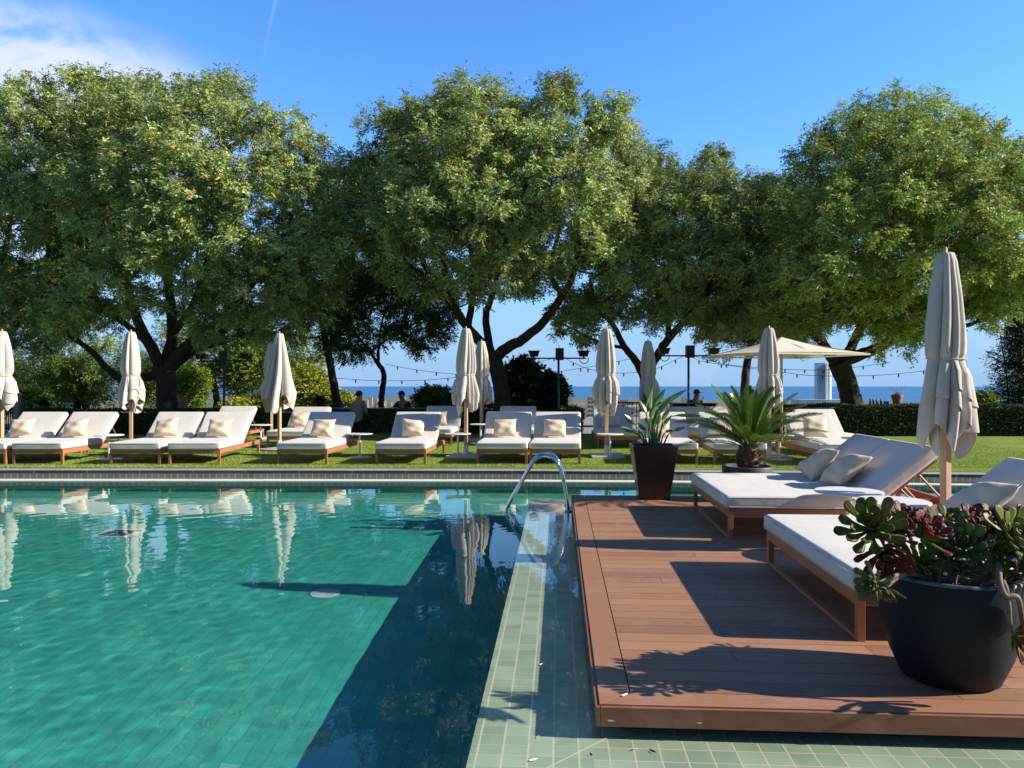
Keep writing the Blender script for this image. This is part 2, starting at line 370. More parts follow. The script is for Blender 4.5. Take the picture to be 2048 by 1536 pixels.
# water: a real rippled sheet
def make_water():
    x0, x1, y0, y1, st = -20.0, 12.0, -2.5, 12.62, .045
    nx, ny = int((x1 - x0) / st), int((y1 - y0) / st)
    xs = np.r_[np.arange(x0, -8.6, .2), np.arange(-8.6, 3.4, .026), np.arange(3.4, x1 + .2, .2)]; ys = np.r_[np.arange(y0, 2.6, .16), np.arange(2.6, y1 + .03, .026)]
    nx, ny = len(xs), len(ys); X, Y = np.meshgrid(xs, ys)
    rs = np.random.RandomState(5); Zw = np.full_like(X, WZ)
    patch = .62 + .38 * np.sin(X * .55 + .7 * np.sin(Y * .4)) * np.cos(Y * .35 + .5 + .4 * np.sin(X * .3))
    calm = 1 - .8 / (1 + np.exp(-(X + .2) * 3.0))            # sheltered water beside the ledge
    for k in range(44):
        lam = .10 * (5.0 ** rs.rand()); a = rs.normal(1.9, .75); kx, ky = math.cos(a) * 2 * PI / lam, math.sin(a) * 2 * PI / lam
        Zw += (.00024 if lam > .3 else .00033) * (1.45 - .075 * np.clip(Y, 2, 12.6)) * lam * patch * calm * np.sin(kx * X + ky * Y + rs.rand() * 6.28 + .6 * np.sin(.9 * X + .7 * Y + rs.rand() * 6))
    V = np.c_[X.ravel(), Y.ravel(), Zw.ravel()]
    i, j = np.meshgrid(np.arange(ny - 1), np.arange(nx - 1), indexing='ij'); q = (i * nx + j).ravel()
    Fq = np.c_[q, q + 1, q + nx + 1, q + nx]
    m = bpy.data.materials.new('pool_water'); m.use_nodes = True; bs = m.node_tree.nodes['Principled BSDF']
    bs.inputs['Base Color'].default_value = (.90, .985, .98, 1); bs.inputs['Roughness'].default_value = 0; bs.inputs['IOR'].default_value = 1.333
    bs.inputs['Transmission Weight'].default_value = 1
    w = MB().add(V, Fq); o = w.build('pool_water', m, smooth=True); tag(o, kind='structure'); o.cycles.is_caustics_caster = True
make_water()

# ------------------------------------------------------------------ setting: lawn, terrace, hill, sea
def wood_deck():
    m = bpy.data.materials.new('deck_board'); m.use_nodes = True; nt = m.node_tree; N = nt.nodes; L = nt.links; bs = N['Principled BSDF']
    a = N.new('ShaderNodeAttribute'); a.attribute_name = 'Col'
    tc = N.new('ShaderNodeTexCoord'); mp = N.new('ShaderNodeMapping'); mp.inputs['Rotation'].default_value = (0, 0, A0); mp.inputs['Scale'].default_value = (1.2, 22, 4)
    L.new(tc.outputs['Object'], mp.inputs[0]); n = N.new('ShaderNodeTexNoise'); n.inputs['Scale'].default_value = 4; n.inputs['Detail'].default_value = 9; n.inputs['Roughness'].default_value = .65; L.new(mp.outputs[0], n.inputs['Vector'])
    n2 = N.new('ShaderNodeTexNoise'); n2.inputs['Scale'].default_value = 1.6; n2.inputs['Detail'].default_value = 9; n2.inputs['Roughness'].default_value = .7; L.new(tc.outputs['Object'], n2.inputs['Vector'])
    r1 = N.new('ShaderNodeMapRange'); r1.inputs[1].default_value = .3; r1.inputs[2].default_value = .7; r1.inputs[3].default_value = .82; r1.inputs[4].default_value = 1.14; L.new(n.outputs[0], r1.inputs[0])
    vm = N.new('ShaderNodeVectorMath'); vm.operation = 'SCALE'; L.new(a.outputs['Color'], vm.inputs[0]); L.new(r1.outputs[0], vm.inputs['Scale'])
    r2 = N.new('ShaderNodeMapRange'); r2.inputs[1].default_value = .52; r2.inputs[2].default_value = .8; r2.inputs[4].default_value = .5; L.new(n2.outputs[0], r2.inputs[0])
    mx = N.new('ShaderNodeMix'); mx.data_type = 'RGBA'; L.new(r2.outputs[0], mx.inputs[0]); L.new(vm.outputs[0], mx.inputs[6]); mx.inputs[7].default_value = (.52, .38, .29, 1)
    L.new(mx.outputs[2], bs.inputs['Base Color']); bs.inputs['Roughness'].default_value = .62; bs.inputs['Specular IOR Level'].default_value = .35
    bp = N.new('ShaderNodeBump'); bp.inputs['Strength'].default_value = .35; bp.inputs['Distance'].default_value = .002; L.new(n.outputs[0], bp.inputs['Height']); L.new(bp.outputs[0], bs.inputs['Normal'])
    return m
M['deck'] = wood_deck()
def make_deck():
    rs = random.Random(3); b = MB(); W, D, BW, th = 9.6, 6.26, .142, .024
    def board(a0, a1, b0, b1):
        k = rs.uniform(.80, 1.14); c = (.335 * k, .166 * k * rs.uniform(.95, 1.05), .096 * k)
        pts = [(a0, b0), (a1, b0), (a1, b1), (a0, b1)]
        v = [DK(x, y, -th) for x, y in pts] + [DK(x, y, 0) for x, y in pts]
        b.add(v, [(3, 2, 1, 0), (4, 5, 6, 7), (0, 1, 5, 4), (1, 2, 6, 5), (2, 3, 7, 6), (3, 0, 4, 7)], c)
    def quad(pts):
        k = rs.uniform(.93, 1.06); c = (.33 * k, .162 * k, .094 * k)
        v = [DK(x, y, -th) for x, y in pts] + [DK(x, y, 0) for x, y in pts]
        b.add(v, [(3, 2, 1, 0), (4, 5, 6, 7), (0, 1, 5, 4), (1, 2, 6, 5), (2, 3, 7, 6), (3, 0, 4, 7)], c)
    g = .003
    quad([(0, 0), (BW - g, BW + g * .4 - g), (BW - g, 3.0 - g), (0, 3.0 - g)]); quad([(0, 3.0 + g * .3), (BW - g, 3.0 + g * .3), (BW - g, D), (0, D)])
    quad([(g, 0), (4.0, 0), (4.0, BW - g), (BW + g * .2, BW - g)]); quad([(4.0 + g, 0), (W, 0), (W, BW - g), (4.0 + g, BW - g)])
    y = BW + g * .3; row = 0
    while y < D - .05:
        y1 = min(y + .137, D); x = BW + g; x1 = x + rs.uniform(.35, 2.1)
        while x < W:
            board(x, min(x1, W) - .003, y, y1 - .0045); x = x1; x1 = x + rs.choice((1.9, 2.2, 2.5)) * rs.uniform(.85, 1.1)
        y = y1; row += 1
    # fascia boards
    for pts in ([(.003, -.0215), (W, -.0215), (W, -.001), (.003, -.001)], [(-.018, -.0215), (.0, -.0215), (.0, D), (-.018, D)]):
        v = [DK(x, yy, -.088) for x, yy in pts] + [DK(x, yy, -.006) for x, yy in pts]
        b.add(v, [(3, 2, 1, 0), (4, 5, 6, 7), (0, 1, 5, 4), (1, 2, 6, 5), (2, 3, 7, 6), (3, 0, 4, 7)], (.25, .10, .056))
    o = b.build('wooden_deck', M['deck'], attr=True, bevel=.0015); tag(o, kind='structure')
    s = MB(); v = [DK(x, yy, z) for z in (LZ - .002, -.03) for x, yy in [(.09, .09), (W - .1, .09), (W - .1, D - .09), (.09, D - .09)]]
    s.add(v, [(0, 1, 5, 4), (1, 2, 6, 5), (2, 3, 7, 6), (3, 0, 4, 7), (4, 5, 6, 7)])
    tag(s.build('deck_substructure', M['black']), kind='structure')
    for k in range(9):                                  # bearers under the front edge
        pass
make_deck()

M['turf'] = mat('turf', (.26, .36, .06), .95, spec=.1, noise=[(90, (.15, .24, .04), .42, .62), (.8, (.32, .40, .09), .45, .75), (260, (.38, .46, .14), .55, .72)], bump=[(160, 1, .02), (420, .8, .01)])
fl3 = far_line(-.28)
b = MB(); v = []; f = []
for p in fl3: v += [(p[0], p[1], .006), (p[0], 21.35, .006)]
for i in range(len(fl3) - 1): f.append((2 * i, 2 * i + 2, 2 * i + 3, 2 * i + 1))
b.add(v, f); tag(b.build('lawn', M['turf']), kind='structure')
b = MB(); b.add([(15.7, 10.9, .002), (60, 9.0, .002), (60, 21.3, .002), (15.7, 21.3, .002)], [(0, 1, 2, 3)]); b.add([(-60, 13.2, .002), (-14.9, 12.7, .002), (-14.9, 21.3, .002), (-60, 21.3, .002)], [(0, 1, 2, 3)]); tag(b.build('lawn', M['turf']), kind='structure')
# short blades over the nearer part of the lawn
def grass():
    rs = np.random.RandomState(2); n = 120000
    x = rs.uniform(-10, 10.5, n); y = 12.62 + 4.8 * rs.rand(n) ** 1.5
    fx = np.interp(x, [p[0] for p in fl3], [p[1] for p in fl3]); y = np.maximum(y, fx + .005 + rs.rand(n) * .1)
    h = rs.uniform(.012, .03, n); a = rs.uniform(0, PI, n); w = rs.uniform(.002, .004, n) * 1.5
    lean = rs.normal(0, .012, (n, 2))
    c = np.c_[x, y, np.full(n, .004)]; d = np.c_[np.cos(a) * w, np.sin(a) * w, 0 * a]
    tip = c + np.c_[lean, h]
    V = np.stack([c - d, c + d, tip], 1).reshape(-1, 3); Fq = np.arange(3 * n).reshape(-1, 3)
    base = np.array([.29, .40, .075]) * (rs.uniform(.6, 1.35, (n, 1))); base[:, 0] *= rs.uniform(.8, 1.3, n)
    o = MB().add(V, Fq, np.repeat(base, 3, 0)).build('grass', M['leaf'], attr=True); tag(o, 'short green grass blades of the lawn beyond the pool', 'grass', kind='stuff')
grass()
M['terr'] = mat('terrace_paving', (.30, .27, .23), .8, noise=[(2, (.22, .2, .17), .4, .6)])
M['hill'] = mat('hill_ground', (.09, .11, .045), .95, noise=[(.05, (.16, .13, .08), .4, .6)])
b = MB(); b.add([(-16.5, 21.35, .004), (16.5, 21.35, .004), (16.5, 21.35, -.6), (-16.5, 21.35, -.6)], [(0, 1, 2, 3)]); tag(b.build('lawn_retaining_edge', M['slab']), kind='structure')
b = MB(); b.add([(-60, 21.3, -.58), (60, 21.3, -.58), (60, 46, -.58), (-60, 46, -.58)], [(0, 1, 2, 3)]); tag(b.build('terrace', M['terr']), kind='structure')
b = MB(); b.add([(-60, -40, -1.6), (60, -40, -1.6), (60, 21.3, -1.6), (-60, 21.3, -1.6)], [(0, 1, 2, 3)]); tag(b.build('ground', M['hill']), kind='structure')
b = MB(); b.add([(-700, 46, -.60), (700, 46, -.60), (1800, 1000, -88), (-1800, 1000, -88), (-4000, 1000, -96), (4000, 1000, -96), (2400, 4000, -98), (-700, 5800, -98), (-4500, 6500, -98), (-700, -600, -3), (700, -600, -3)], [(0, 1, 2, 3), (3, 2, 5, 6, 7, 8, 4)][0:2])
tag(b.build('hillside', M['hill']), kind='structure')
seam = mat('sea_water', (.022, .10, .24), .42, spec=.5, noise=[(.0012, (.03, .13, .28), .4, .6, (1, 4, 1))], bump=[(.05, .3, 1.0)])
b = MB(); b.add([(-42000, 600, -100), (42000, 600, -100), (42000, 31500, -100), (-42000, 31500, -100)], [(0, 1, 2, 3)]); tag(b.build('sea', seam), kind='structure')

# ------------------------------------------------------------------ leaf toolkit
def quads_from(Cn, D, S, ln, wd, col, tipshift=None):
    """rhombic leaves: base Cn, unit direction D, side S, lengths, widths"""
    ln = ln[:, None]; wd = wd[:, None]
    a = Cn; c = Cn + D * ln; m = Cn + D * ln * .45
    V = np.stack([a, m + S * wd * .5, c, m - S * wd * .5], 1).reshape(-1, 3)
    return V, np.arange(len(V)).reshape(-1, 4), np.repeat(col, 4, 0)
def unit(a): return a / (np.linalg.norm(a, axis=-1, keepdims=True) + 1e-9)
def sprigs(mb, O, D, rs, n=6, step=.035, ln=.075, wd=.026, droop=.25, colf=None, spread=.85, out=None):
    """feathered sprigs: leaves in pairs along drooping stalks"""
    S_ = len(O); up = np.array([0, 0, 1.0]); side = unit(np.cross(D, up + rs.normal(0, .25, (S_, 3))))
    sc = rs.uniform(.75, 1.25, S_)
    base = colf(S_)
    for k in range(n):
        t = (k + .5) * step
        p = O + D * (t * sc)[:, None]; p[:, 2] -= droop * (t * sc) ** 2 * 4
        s = 1 if k % 2 else -1
        d = unit(D * .55 + side * s * spread + rs.normal(0, .22, (S_, 3)) + np.array([0, 0, -.25 - droop * t * 3]))
        wv = unit(np.cross(d, rs.normal(0, 1, (S_, 3)) * (.8 if out is None else .42) + (up if out is None else out)))
        col = base * rs.uniform(.85, 1.15, (S_, 1))
        V, Fq, Cc = quads_from(p, d, wv, ln * sc * rs.uniform(.8, 1.2, S_), wd * sc * rs.uniform(.8, 1.2, S_), col)
        mb.add(V, Fq, Cc)
def green(rs, a=(.085, .15, .035), b=(.17, .23, .06), yellow=.1, ycol=(.60, .52, .12)):
    def f(n):
        t = rs.rand(n, 1); c = np.array(a) * (1 - t) + np.array(b) * t
        y = rs.rand(n) < yellow; c[y] = np.array(ycol) * rs.uniform(.7, 1.1, (y.sum(), 1)); return c
    return f
def inside(poly, x, y):
    c = np.zeros(len(x), bool); n = len(poly)
    for i in range(n):
        x1, y1 = poly[i]; x2, y2 = poly[(i + 1) % n]
        k = ((y1 > y) != (y2 > y)) & (x < (x2 - x1) * (y - y1) / (y2 - y1 + 1e-9) + x1); c ^= k
    return c
def bdist(poly, x, y):
    d = np.full(len(x), 1e9); n = len(poly)
    for i in range(n):
        a = np.array(poly[i], float); b_ = np.array(poly[(i + 1) % n], float); ab = b_ - a
        t = np.clip(((x - a[0]) * ab[0] + (y - a[1]) * ab[1]) / (ab @ ab), 0, 1)
        d = np.minimum(d, np.hypot(x - a[0] - t * ab[0], y - a[1] - t * ab[1]))
    return d

def smooth_path(pts, rad, sub=5):
    pts = np.asarray(pts, float); n = len(pts); out = []; ro = []
    for i in range(n - 1):
        p0, p1, p2, p3 = pts[max(i - 1, 0)], pts[i], pts[i + 1], pts[min(i + 2, n - 1)]
        for k in range(sub):
            t = k / sub
            out.append(.5 * ((2 * p1) + (-p0 + p2) * t + (2 * p0 - 5 * p1 + 4 * p2 - p3) * t * t + (-p0 + 3 * p1 - 3 * p2 + p3) * t ** 3)); ro.append(rad[i] * (1 - t) + rad[i + 1] * t)
    out.append(pts[-1]); ro.append(rad[-1]); return np.array(out), np.array(ro)

def tree(name, label, depth, limbs, outline, rdepth, seed, nclump, cr=.50, leaves=200, group=None, base_z=-.6, yellow=.13, ya=(.14, .23, .06), yb=(.46, .57, .23), ln=.09, wd=.036, fill=.42, cat='tree', hole=.68):
    """limbs: list of (list of (px, py, depth offset), (radius at start, radius at end)); outline: crown outline in photo pixels"""
    rs = np.random.RandomState(seed)
    x0, _, z0 = Q(limbs[0][0][0][0], limbs[0][0][0][1], depth)
    root = empty(name, (x0, depth, base_z)); org = np.array([x0, depth, base_z])
    tag(root, label, cat, group)
    tb = MB(); nodes = []; nrad = []
    for pts, (r0, r1) in limbs:
        W = []
        for q in pts: W.append(np.array(Q(q[0], q[1], depth + (q[2] if len(q) > 2 else 0))))
        rr = np.linspace(r0, r1, len(W)) if not isinstance(r0, (list, tuple)) else r0
        W, rr = smooth_path(W, rr, 6)
        wob = rs.normal(0, .02, W.shape); wob[0] = 0; W = W + wob * np.minimum(rr, .1)[:, None] * 4
        if pts is limbs[0][0]:
            W[0][2] = base_z - .05
            rr[0] *= 1.35; rr[1] *= 1.12
        tb.tube(W - org, rr, 10); nodes += list(W); nrad += list(rr)
    # clumps
    poly = outline; xs_ = [p[0] for p in poly]; ys_ = [p[1] for p in poly]
    crp = cr * F / depth
    C = []; tries = 0; dm = None
    X = rs.uniform(min(xs_), max(xs_), 40000); Y = rs.uniform(min(ys_), max(ys_), 40000)
    ins = inside(poly, X, Y); X, Y = X[ins], Y[ins]; dd = bdist(poly, X, Y); dmax = dd.max()
    ok = dd > crp * (.22 + .55 * rs.rand(len(dd))); X, Y, dd = X[ok], Y[ok], dd[ok]
    hp = rs.rand(9) * 6.28
    def holes(p):
        x_, y_, z_ = p * 1.05
        return (math.sin(1.9 * x_ + hp[0]) * math.sin(1.7 * z_ + hp[1]) + .7 * math.sin(3.1 * x_ + 1.3 * z_ + hp[2]) * math.sin(1.1 * y_ + hp[3]) + .5 * math.sin(2.3 * z_ - 2.9 * x_ + hp[4]))
    R_list = []
    for x, y, d_ in zip(X, Y, dd):
        w = min(1, d_ / (dmax * .9)); half = rdepth * math.sqrt(max(0, 1 - (1 - w) ** 2))
        u = rs.rand()
        if u < fill: dy = rs.uniform(-half, half)
        else: dy = half * (1 if rs.rand() < .3 else -1) * rs.uniform(.75, 1.0)
        p = np.array(Q(x, y, depth + dy))
        if holes(p) > hole: continue
        rad_ = cr * rs.choice([.55, .75, 1.0, 1.25, 1.5], p=[.25, .25, .25, .15, .1])
        if all(np.linalg.norm((p - c) / np.array([1, 1.1, .75])) > (rad_ + r2) * .52 for c, r2 in zip(C, R_list)):
            C.append(p); R_list.append(rad_)
            if len(C) >= nclump: break
    C = np.array(C); Cc_ = C.mean(0) - np.array([0, 0, .6]); nodes = np.array(nodes); nrad = np.array(nrad)
    cb = MB(); gf = green(rs, ya, yb, yellow)
    order = np.argsort([np.min(np.linalg.norm(nodes - c, axis=1)) for c in C])
    allnodes = list(nodes); allr = list(nrad)
    for ci in order:
        c = C[ci]; nd = np.array(allnodes); dist = np.linalg.norm(nd - c, axis=1) + np.where(nd[:, 2] > c[2] + .3, 2.0, 0)
        k = int(np.argmin(dist)); p = nd[k]; r0 = min(allr[k] * .6, .012 + .017 * np.linalg.norm(c - p)); r0 = max(r0, .012)
        mid = p * .5 + c * .5 + rs.normal(0, .1, 3) + np.array([0, 0, .08 * np.linalg.norm(c - p)])
        path, rr = smooth_path([p, mid, c], [r0, r0 * .75, .012], 4)
        tb.tube(path - org, rr, 5, cap=False)
        for q, r_ in zip(path[2:], rr[2:]): allnodes.append(q); allr.append(r_)
        # twigs inside the clump and sprigs round it
        rad = R_list[ci]; S_ = int(leaves * (rad / cr) ** 1.9)
        sq = np.array([1.15, 1.05, .72]); nt_ = max(4, int(9 * (rad / .5) ** 2)); td = unit(rs.normal(0, 1, (nt_, 3)) + np.array([0, 0, .25])); tr_ = rad * rs.uniform(.45, 1.12, nt_)
        ti = rs.randint(0, nt_, S_); dirs = td[ti]; O = c + (dirs * tr_[ti][:, None]) * sq + rs.normal(0, .085, (S_, 3)) * np.array([1, 1, 1.1]); O[:, 2] -= .05 * rs.rand(S_)
        D = unit(dirs * .7 + rs.normal(0, .5, (S_, 3)) + np.array([0, 0, -.2]))
        inner = rs.rand(S_) < .12; O[inner] = c + (O[inner] - c) * rs.uniform(.2, .7, (inner.sum(), 1))
        kk = rs.uniform(.68, 1.22); outw = unit(dirs * .8 + unit((c - Cc_) / np.array([1, 1, .8])) * .9 + np.array([0, 0, .25]))
        sprigs(cb, O - org, D, rs, n=6, step=.03, ln=ln, wd=wd, out=outw, colf=lambda n_: gf(n_) * kk)
        for t_ in range(7):
            e = c + unit(rs.normal(0, 1, 3)) * rad * .85 * np.array([1.1, 1, .75]); m_ = (c + e) / 2 + rs.normal(0, .06, 3)
            tb.tube(np.array([c, m_, e]) - org, [.011, .008, .004], 3, cap=False)
    tb.build('trunk', M['bark'], root, smooth=True)
    cb.build('crown', M['leaf'], root, attr=True)
    return root

# ------------------------------------------------------------------ the trees
TG = 'tipu trees behind the lawn'
tree('shade_tree', 'huge spreading tree with thick dark trunk beside the leftmost tall light mast, yellow-green seed pods', 23.2,
     [([(338, 822), (334, 790), (332, 755), (322, 730)], ((.36, .30, .29, .31), 0)),
      ([(325, 738, 0), (300, 690, -.3), (275, 640, -.7), (250, 560, -1), (215, 470, -1.4), (190, 380, -1.2)], (.2, .05)),
      ([(330, 735, 0), (345, 670, .2), (340, 590, .6), (330, 500, .7), (325, 400, .8), (300, 300, .5)], (.2, .05)),
      ([(330, 742, 0), (375, 690, -.4), (430, 650, -.8), (480, 600, -1), (540, 520, -1.5), (590, 420, -1.5)], (.19, .05)),
      ([(340, 740, .1), (390, 700, .5), (450, 680, 1), (540, 640, 1.5), (600, 560, 2), (630, 470, 2)], (.15, .04)),
      ([(324, 745, 0), (285, 756, -.1), (255, 764, -.2), (215, 738, -.4), (180, 700, -.6), (120, 660, -.8), (50, 620, -1)], (.15, .05)),
      ([(300, 690, -.3), (240, 640, .2), (160, 590, .8), (90, 520, 1)], (.12, .04)),
      ([(345, 670, .2), (390, 600, -.4), (420, 500, -1), (440, 400, -1.3), (450, 300, -1)], (.12, .04))],
     [(70, 400), (60, 250), (110, 190), (190, 135), (260, 140), (300, 165), (370, 138), (470, 150), (520, 185), (600, 205), (650, 245), (690, 300), (705, 400), (715, 500), (700, 580), (650, 640), (560, 690), (480, 700), (430, 690), (380, 655), (330, 650), (260, 640), (180, 690), (90, 700), (60, 600)],
     4.6, 11, 400, leaves=195, group=TG)
tree('shade_tree', 'tall tree cut by the left edge of the photo, crown reaching the cloud', 25.0,
     [([(-60, 830), (-50, 780), (-30, 720), (0, 660)], ((.3, .24, .2, .17), 0)), ([(-30, 720, 0), (40, 640, -.5), (80, 560, -1), (110, 450, -1.3)], (.15, .04)), ([(0, 660, 0), (0, 560, .3), (20, 450, .5), (40, 300, .5)], (.14, .04)),
      ([(-30, 720, 0), (-80, 620, 0), (-120, 500, -.5), (-150, 400, -.5)], (.14, .04))],
     [(-260, 400), (-200, 260), (-60, 190), (10, 180), (60, 110), (130, 128), (190, 130), (240, 200), (260, 320), (250, 480), (200, 600), (130, 680), (40, 715), (-60, 700), (-180, 650), (-250, 540)],
     4.2, 12, 270, leaves=195, group=TG)
tree('slender_tree', 'small slender dark tree with bent trunk between the bar counter and the sea', 25.5,
     [([(762, 822), (763, 790), (768, 755), (764, 738), (752, 722)], ((.11, .10, .09, .085, .075), 0)), ([(752, 722, 0), (738, 700, 0), (715, 670, -.3), (690, 620, -.6)], (.06, .02)),
      ([(756, 728, 0), (758, 690, .2), (765, 640, .3), (790, 580, .3)], (.06, .02)), ([(758, 690, 0), (790, 670, -.2), (840, 640, -.5), (870, 610, -.5)], (.04, .015))],
     [(640, 680), (650, 600), (690, 540), (780, 520), (880, 560), (915, 620), (905, 680), (860, 705), (810, 715), (780, 700), (740, 700), (700, 735), (660, 715)],
     1.9, 13, 62, cr=.5, leaves=170, group='slender trees', yellow=.02, ya=(.05, .10, .03), yb=(.10, .16, .04))
tree('shade_tree', 'tall central tree with forked dark trunk and twin-domed crown against the blue sky', 22.6,
     [([(1006, 822), (1004, 790), (996, 745), (985, 712)], ((.30, .245, .235, .25), 0)),
      ([(985, 716, 0), (962, 685, -.1), (935, 655, -.3), (905, 610, -.6), (870, 570, -1), (845, 520, -1.3), (800, 440, -1.6), (760, 340, -1.5)], (.17, .045)),
      ([(990, 716, 0), (1015, 695, 0), (1050, 675, -.2), (1090, 640, -.5), (1125, 590, -.9), (1150, 540, -1.1), (1180, 450, -1.4), (1200, 330, -1.2)], (.18, .045)),
      ([(984, 715, 0), (977, 680, .2), (972, 630, .4), (985, 590, .6), (1000, 540, .8), (1040, 480, 1), (1090, 400, 1)], (.14, .04)),
      ([(935, 655, -.3), (945, 600, 0), (948, 540, .2), (940, 480, .3), (950, 400, .1), (945, 320, 0)], (.11, .04)),
      ([(948, 540, .2), (965, 500, -.3), (960, 470, -.5), (985, 440, -.8), (1010, 380, -1)], (.08, .03)),
      ([(965, 512, -.2), (1000, 485, -.5), (1040, 440, -1), (1070, 350, -1.2)], (.08, .03)),
      ([(905, 610, -.6), (890, 540, 0), (880, 480, .5), (870, 400, .8), (880, 300, .6)], (.09, .03)),
      ([(870, 570, -1), (820, 530, -1.2), (770, 480, -1), (720, 440, -.6), (690, 400, -.4)], (.07, .025)),
      ([(1125, 590, -.9), (1100, 540, .2), (1120, 450, .8), (1130, 350, 1)], (.09, .03))],
     [(690, 420), (700, 300), (740, 240), (800, 200), (850, 178), (920, 150), (980, 160), (1030, 185), (1062, 215), (1080, 158), (1140, 152), (1190, 185), (1250, 195), (1275, 240), (1285, 330), (1290, 420), (1265, 500), (1250, 560), (1215, 585), (1160, 560), (1110, 560), (1060, 600), (1010, 590), (960, 610), (900, 600), (840, 600), (770, 560), (710, 500)],
     4.2, 14, 390, leaves=195, group=TG, fill=.3)
tree('shade_tree', 'mid-height tree with V-shaped trunk standing behind the strelitzia planter', 24.2,
     [([(1296, 822), (1294, 790), (1291, 762), (1288, 745)], ((.25, .2, .18, .18), 0)),
      ([(1286, 748, 0), (1270, 720, -.1), (1250, 695, -.3), (1225, 650, -.5), (1195, 610, -.7), (1180, 560, -.8)], (.14, .05)),
      ([(1292, 748, 0), (1312, 715, -.1), (1335, 680, -.4), (1370, 640, -.8), (1410, 590, -1), (1450, 500, -1.2), (1470, 420, -1)], (.16, .05)),
      ([(1335, 680, -.4), (1340, 620, 0), (1335, 540, .5), (1350, 440, .6), (1360, 360, .5)], (.1, .04)),
      ([(1370, 640, -.8), (1430, 645, -.8), (1480, 620, -.8), (1530, 560, -.5), (1550, 480, 0)], (.08, .03)),
      ([(1250, 695, -.3), (1200, 685, -.3), (1150, 660, -.2), (1110, 640, 0)], (.06, .02))],
     [(1180, 560), (1240, 500), (1230, 400), (1245, 300), (1290, 268), (1330, 300), (1380, 325), (1420, 292), (1450, 300), (1480, 340), (1545, 345), (1580, 430), (1600, 540), (1590, 620), (1540, 665), (1480, 670), (1420, 690), (1370, 670), (1310, 650), (1250, 665), (1180, 690), (1110, 690), (1080, 650), (1120, 600)],
     3.6, 15, 290, leaves=195, group=TG)
tree('shade_tree', 'large tree with sturdy leaning trunk beside the glass tower, crown at the right edge', 21.6,
     [([(1706, 818), (1700, 790), (1690, 755), (1676, 722)], ((.34, .275, .27, .30), 0)),
      ([(1680, 725, 0), (1715, 712, 0), (1755, 695, -.2), (1800, 675, -.5), (1850, 660, -1), (1920, 620, -1.5), (1980, 560, -1.6)], (.19, .05)),
      ([(1672, 725, 0), (1650, 695, 0), (1630, 655, -.2), (1620, 600, -.4), (1600, 520, -.6), (1610, 420, -.6)], (.17, .05)),
      ([(1690, 715, 0), (1705, 690, .2), (1722, 655, .2), (1755, 610, 0), (1770, 560, -.5), (1760, 500, -1), (1740, 420, -1.2), (1740, 330, -1)], (.15, .05)),
      ([(1755, 610, 0), (1800, 570, -.8), (1830, 500, -1.2), (1850, 400, -1.2), (1860, 300, -1)], (.12, .04)),
      ([(1722, 655, .2), (1690, 580, 1), (1700, 480, 1.2), (1690, 380, 1)], (.1, .04)),
      ([(1850, 660, -1), (1940, 650, -1.2), (2010, 600, -1.4)], (.07, .03)),
      ([(1650, 695, 0), (1600, 640, .5), (1570, 560, .8)], (.09, .03))],
     [(1545, 480), (1560, 350), (1590, 280), (1640, 245), (1680, 225), (1700, 210), (1770, 200), (1800, 188), (1880, 195), (1950, 225), (2000, 250), (2060, 280), (2140, 345), (2180, 440), (2170, 550), (2080, 600), (2020, 620), (1960, 640), (1900, 640), (1860, 690), (1800, 720), (1760, 660), (1680, 660), (1620, 690), (1560, 700), (1520, 640)],
     4.2, 16, 410, leaves=195, group=TG, yellow=.13, ya=(.15, .255, .05), yb=(.48, .59, .17))
for k_, (px_, poly_, lab_) in enumerate(((150, [(-60, 640), (0, 600), (120, 590), (240, 620), (290, 700), (250, 770), (150, 790), (20, 790), (-60, 740)], 'loose background tree under the long low branch at the far left'),
        (430, [(300, 640), (400, 600), (520, 600), (580, 660), (560, 740), (480, 780), (380, 790), (300, 760)], 'background tree behind the leftmost light mast, filling the view under the crown'),
        (610, [(540, 660), (600, 640), (650, 670), (660, 720), (620, 760), (560, 750)], 'small background tree above the rounded yellow-green bush'))):
    tree('background_tree', lab_, 34.0, [([(px_, 840), (px_ + 4, 800), (px_ - 4, 760), (px_, 720)], ((.2, .15, .12, .1), 0)), ([(px_, 740, 0), (px_ + 50, 700, 0), (px_ + 80, 660, 0)], (.08, .03)), ([(px_, 740, 0), (px_ - 50, 700, 0), (px_ - 90, 670, 0)], (.08, .03))],
         poly_, 1.8, 40 + k_, (70, 55, 16)[k_], cr=.7, leaves=150, group='background trees', yellow=.04, ya=(.10, .19, .04), yb=(.28, .38, .10), hole=.8)
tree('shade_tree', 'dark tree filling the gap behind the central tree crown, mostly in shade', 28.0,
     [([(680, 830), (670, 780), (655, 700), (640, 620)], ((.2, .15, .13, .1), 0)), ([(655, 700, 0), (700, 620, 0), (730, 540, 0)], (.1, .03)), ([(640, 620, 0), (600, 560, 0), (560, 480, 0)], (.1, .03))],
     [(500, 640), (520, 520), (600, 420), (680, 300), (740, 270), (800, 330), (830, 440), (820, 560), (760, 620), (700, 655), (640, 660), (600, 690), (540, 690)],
     2.4, 17, 90, cr=.75, leaves=195, group=TG, yellow=.03, ya=(.06, .11, .03), yb=(.17, .24, .06))
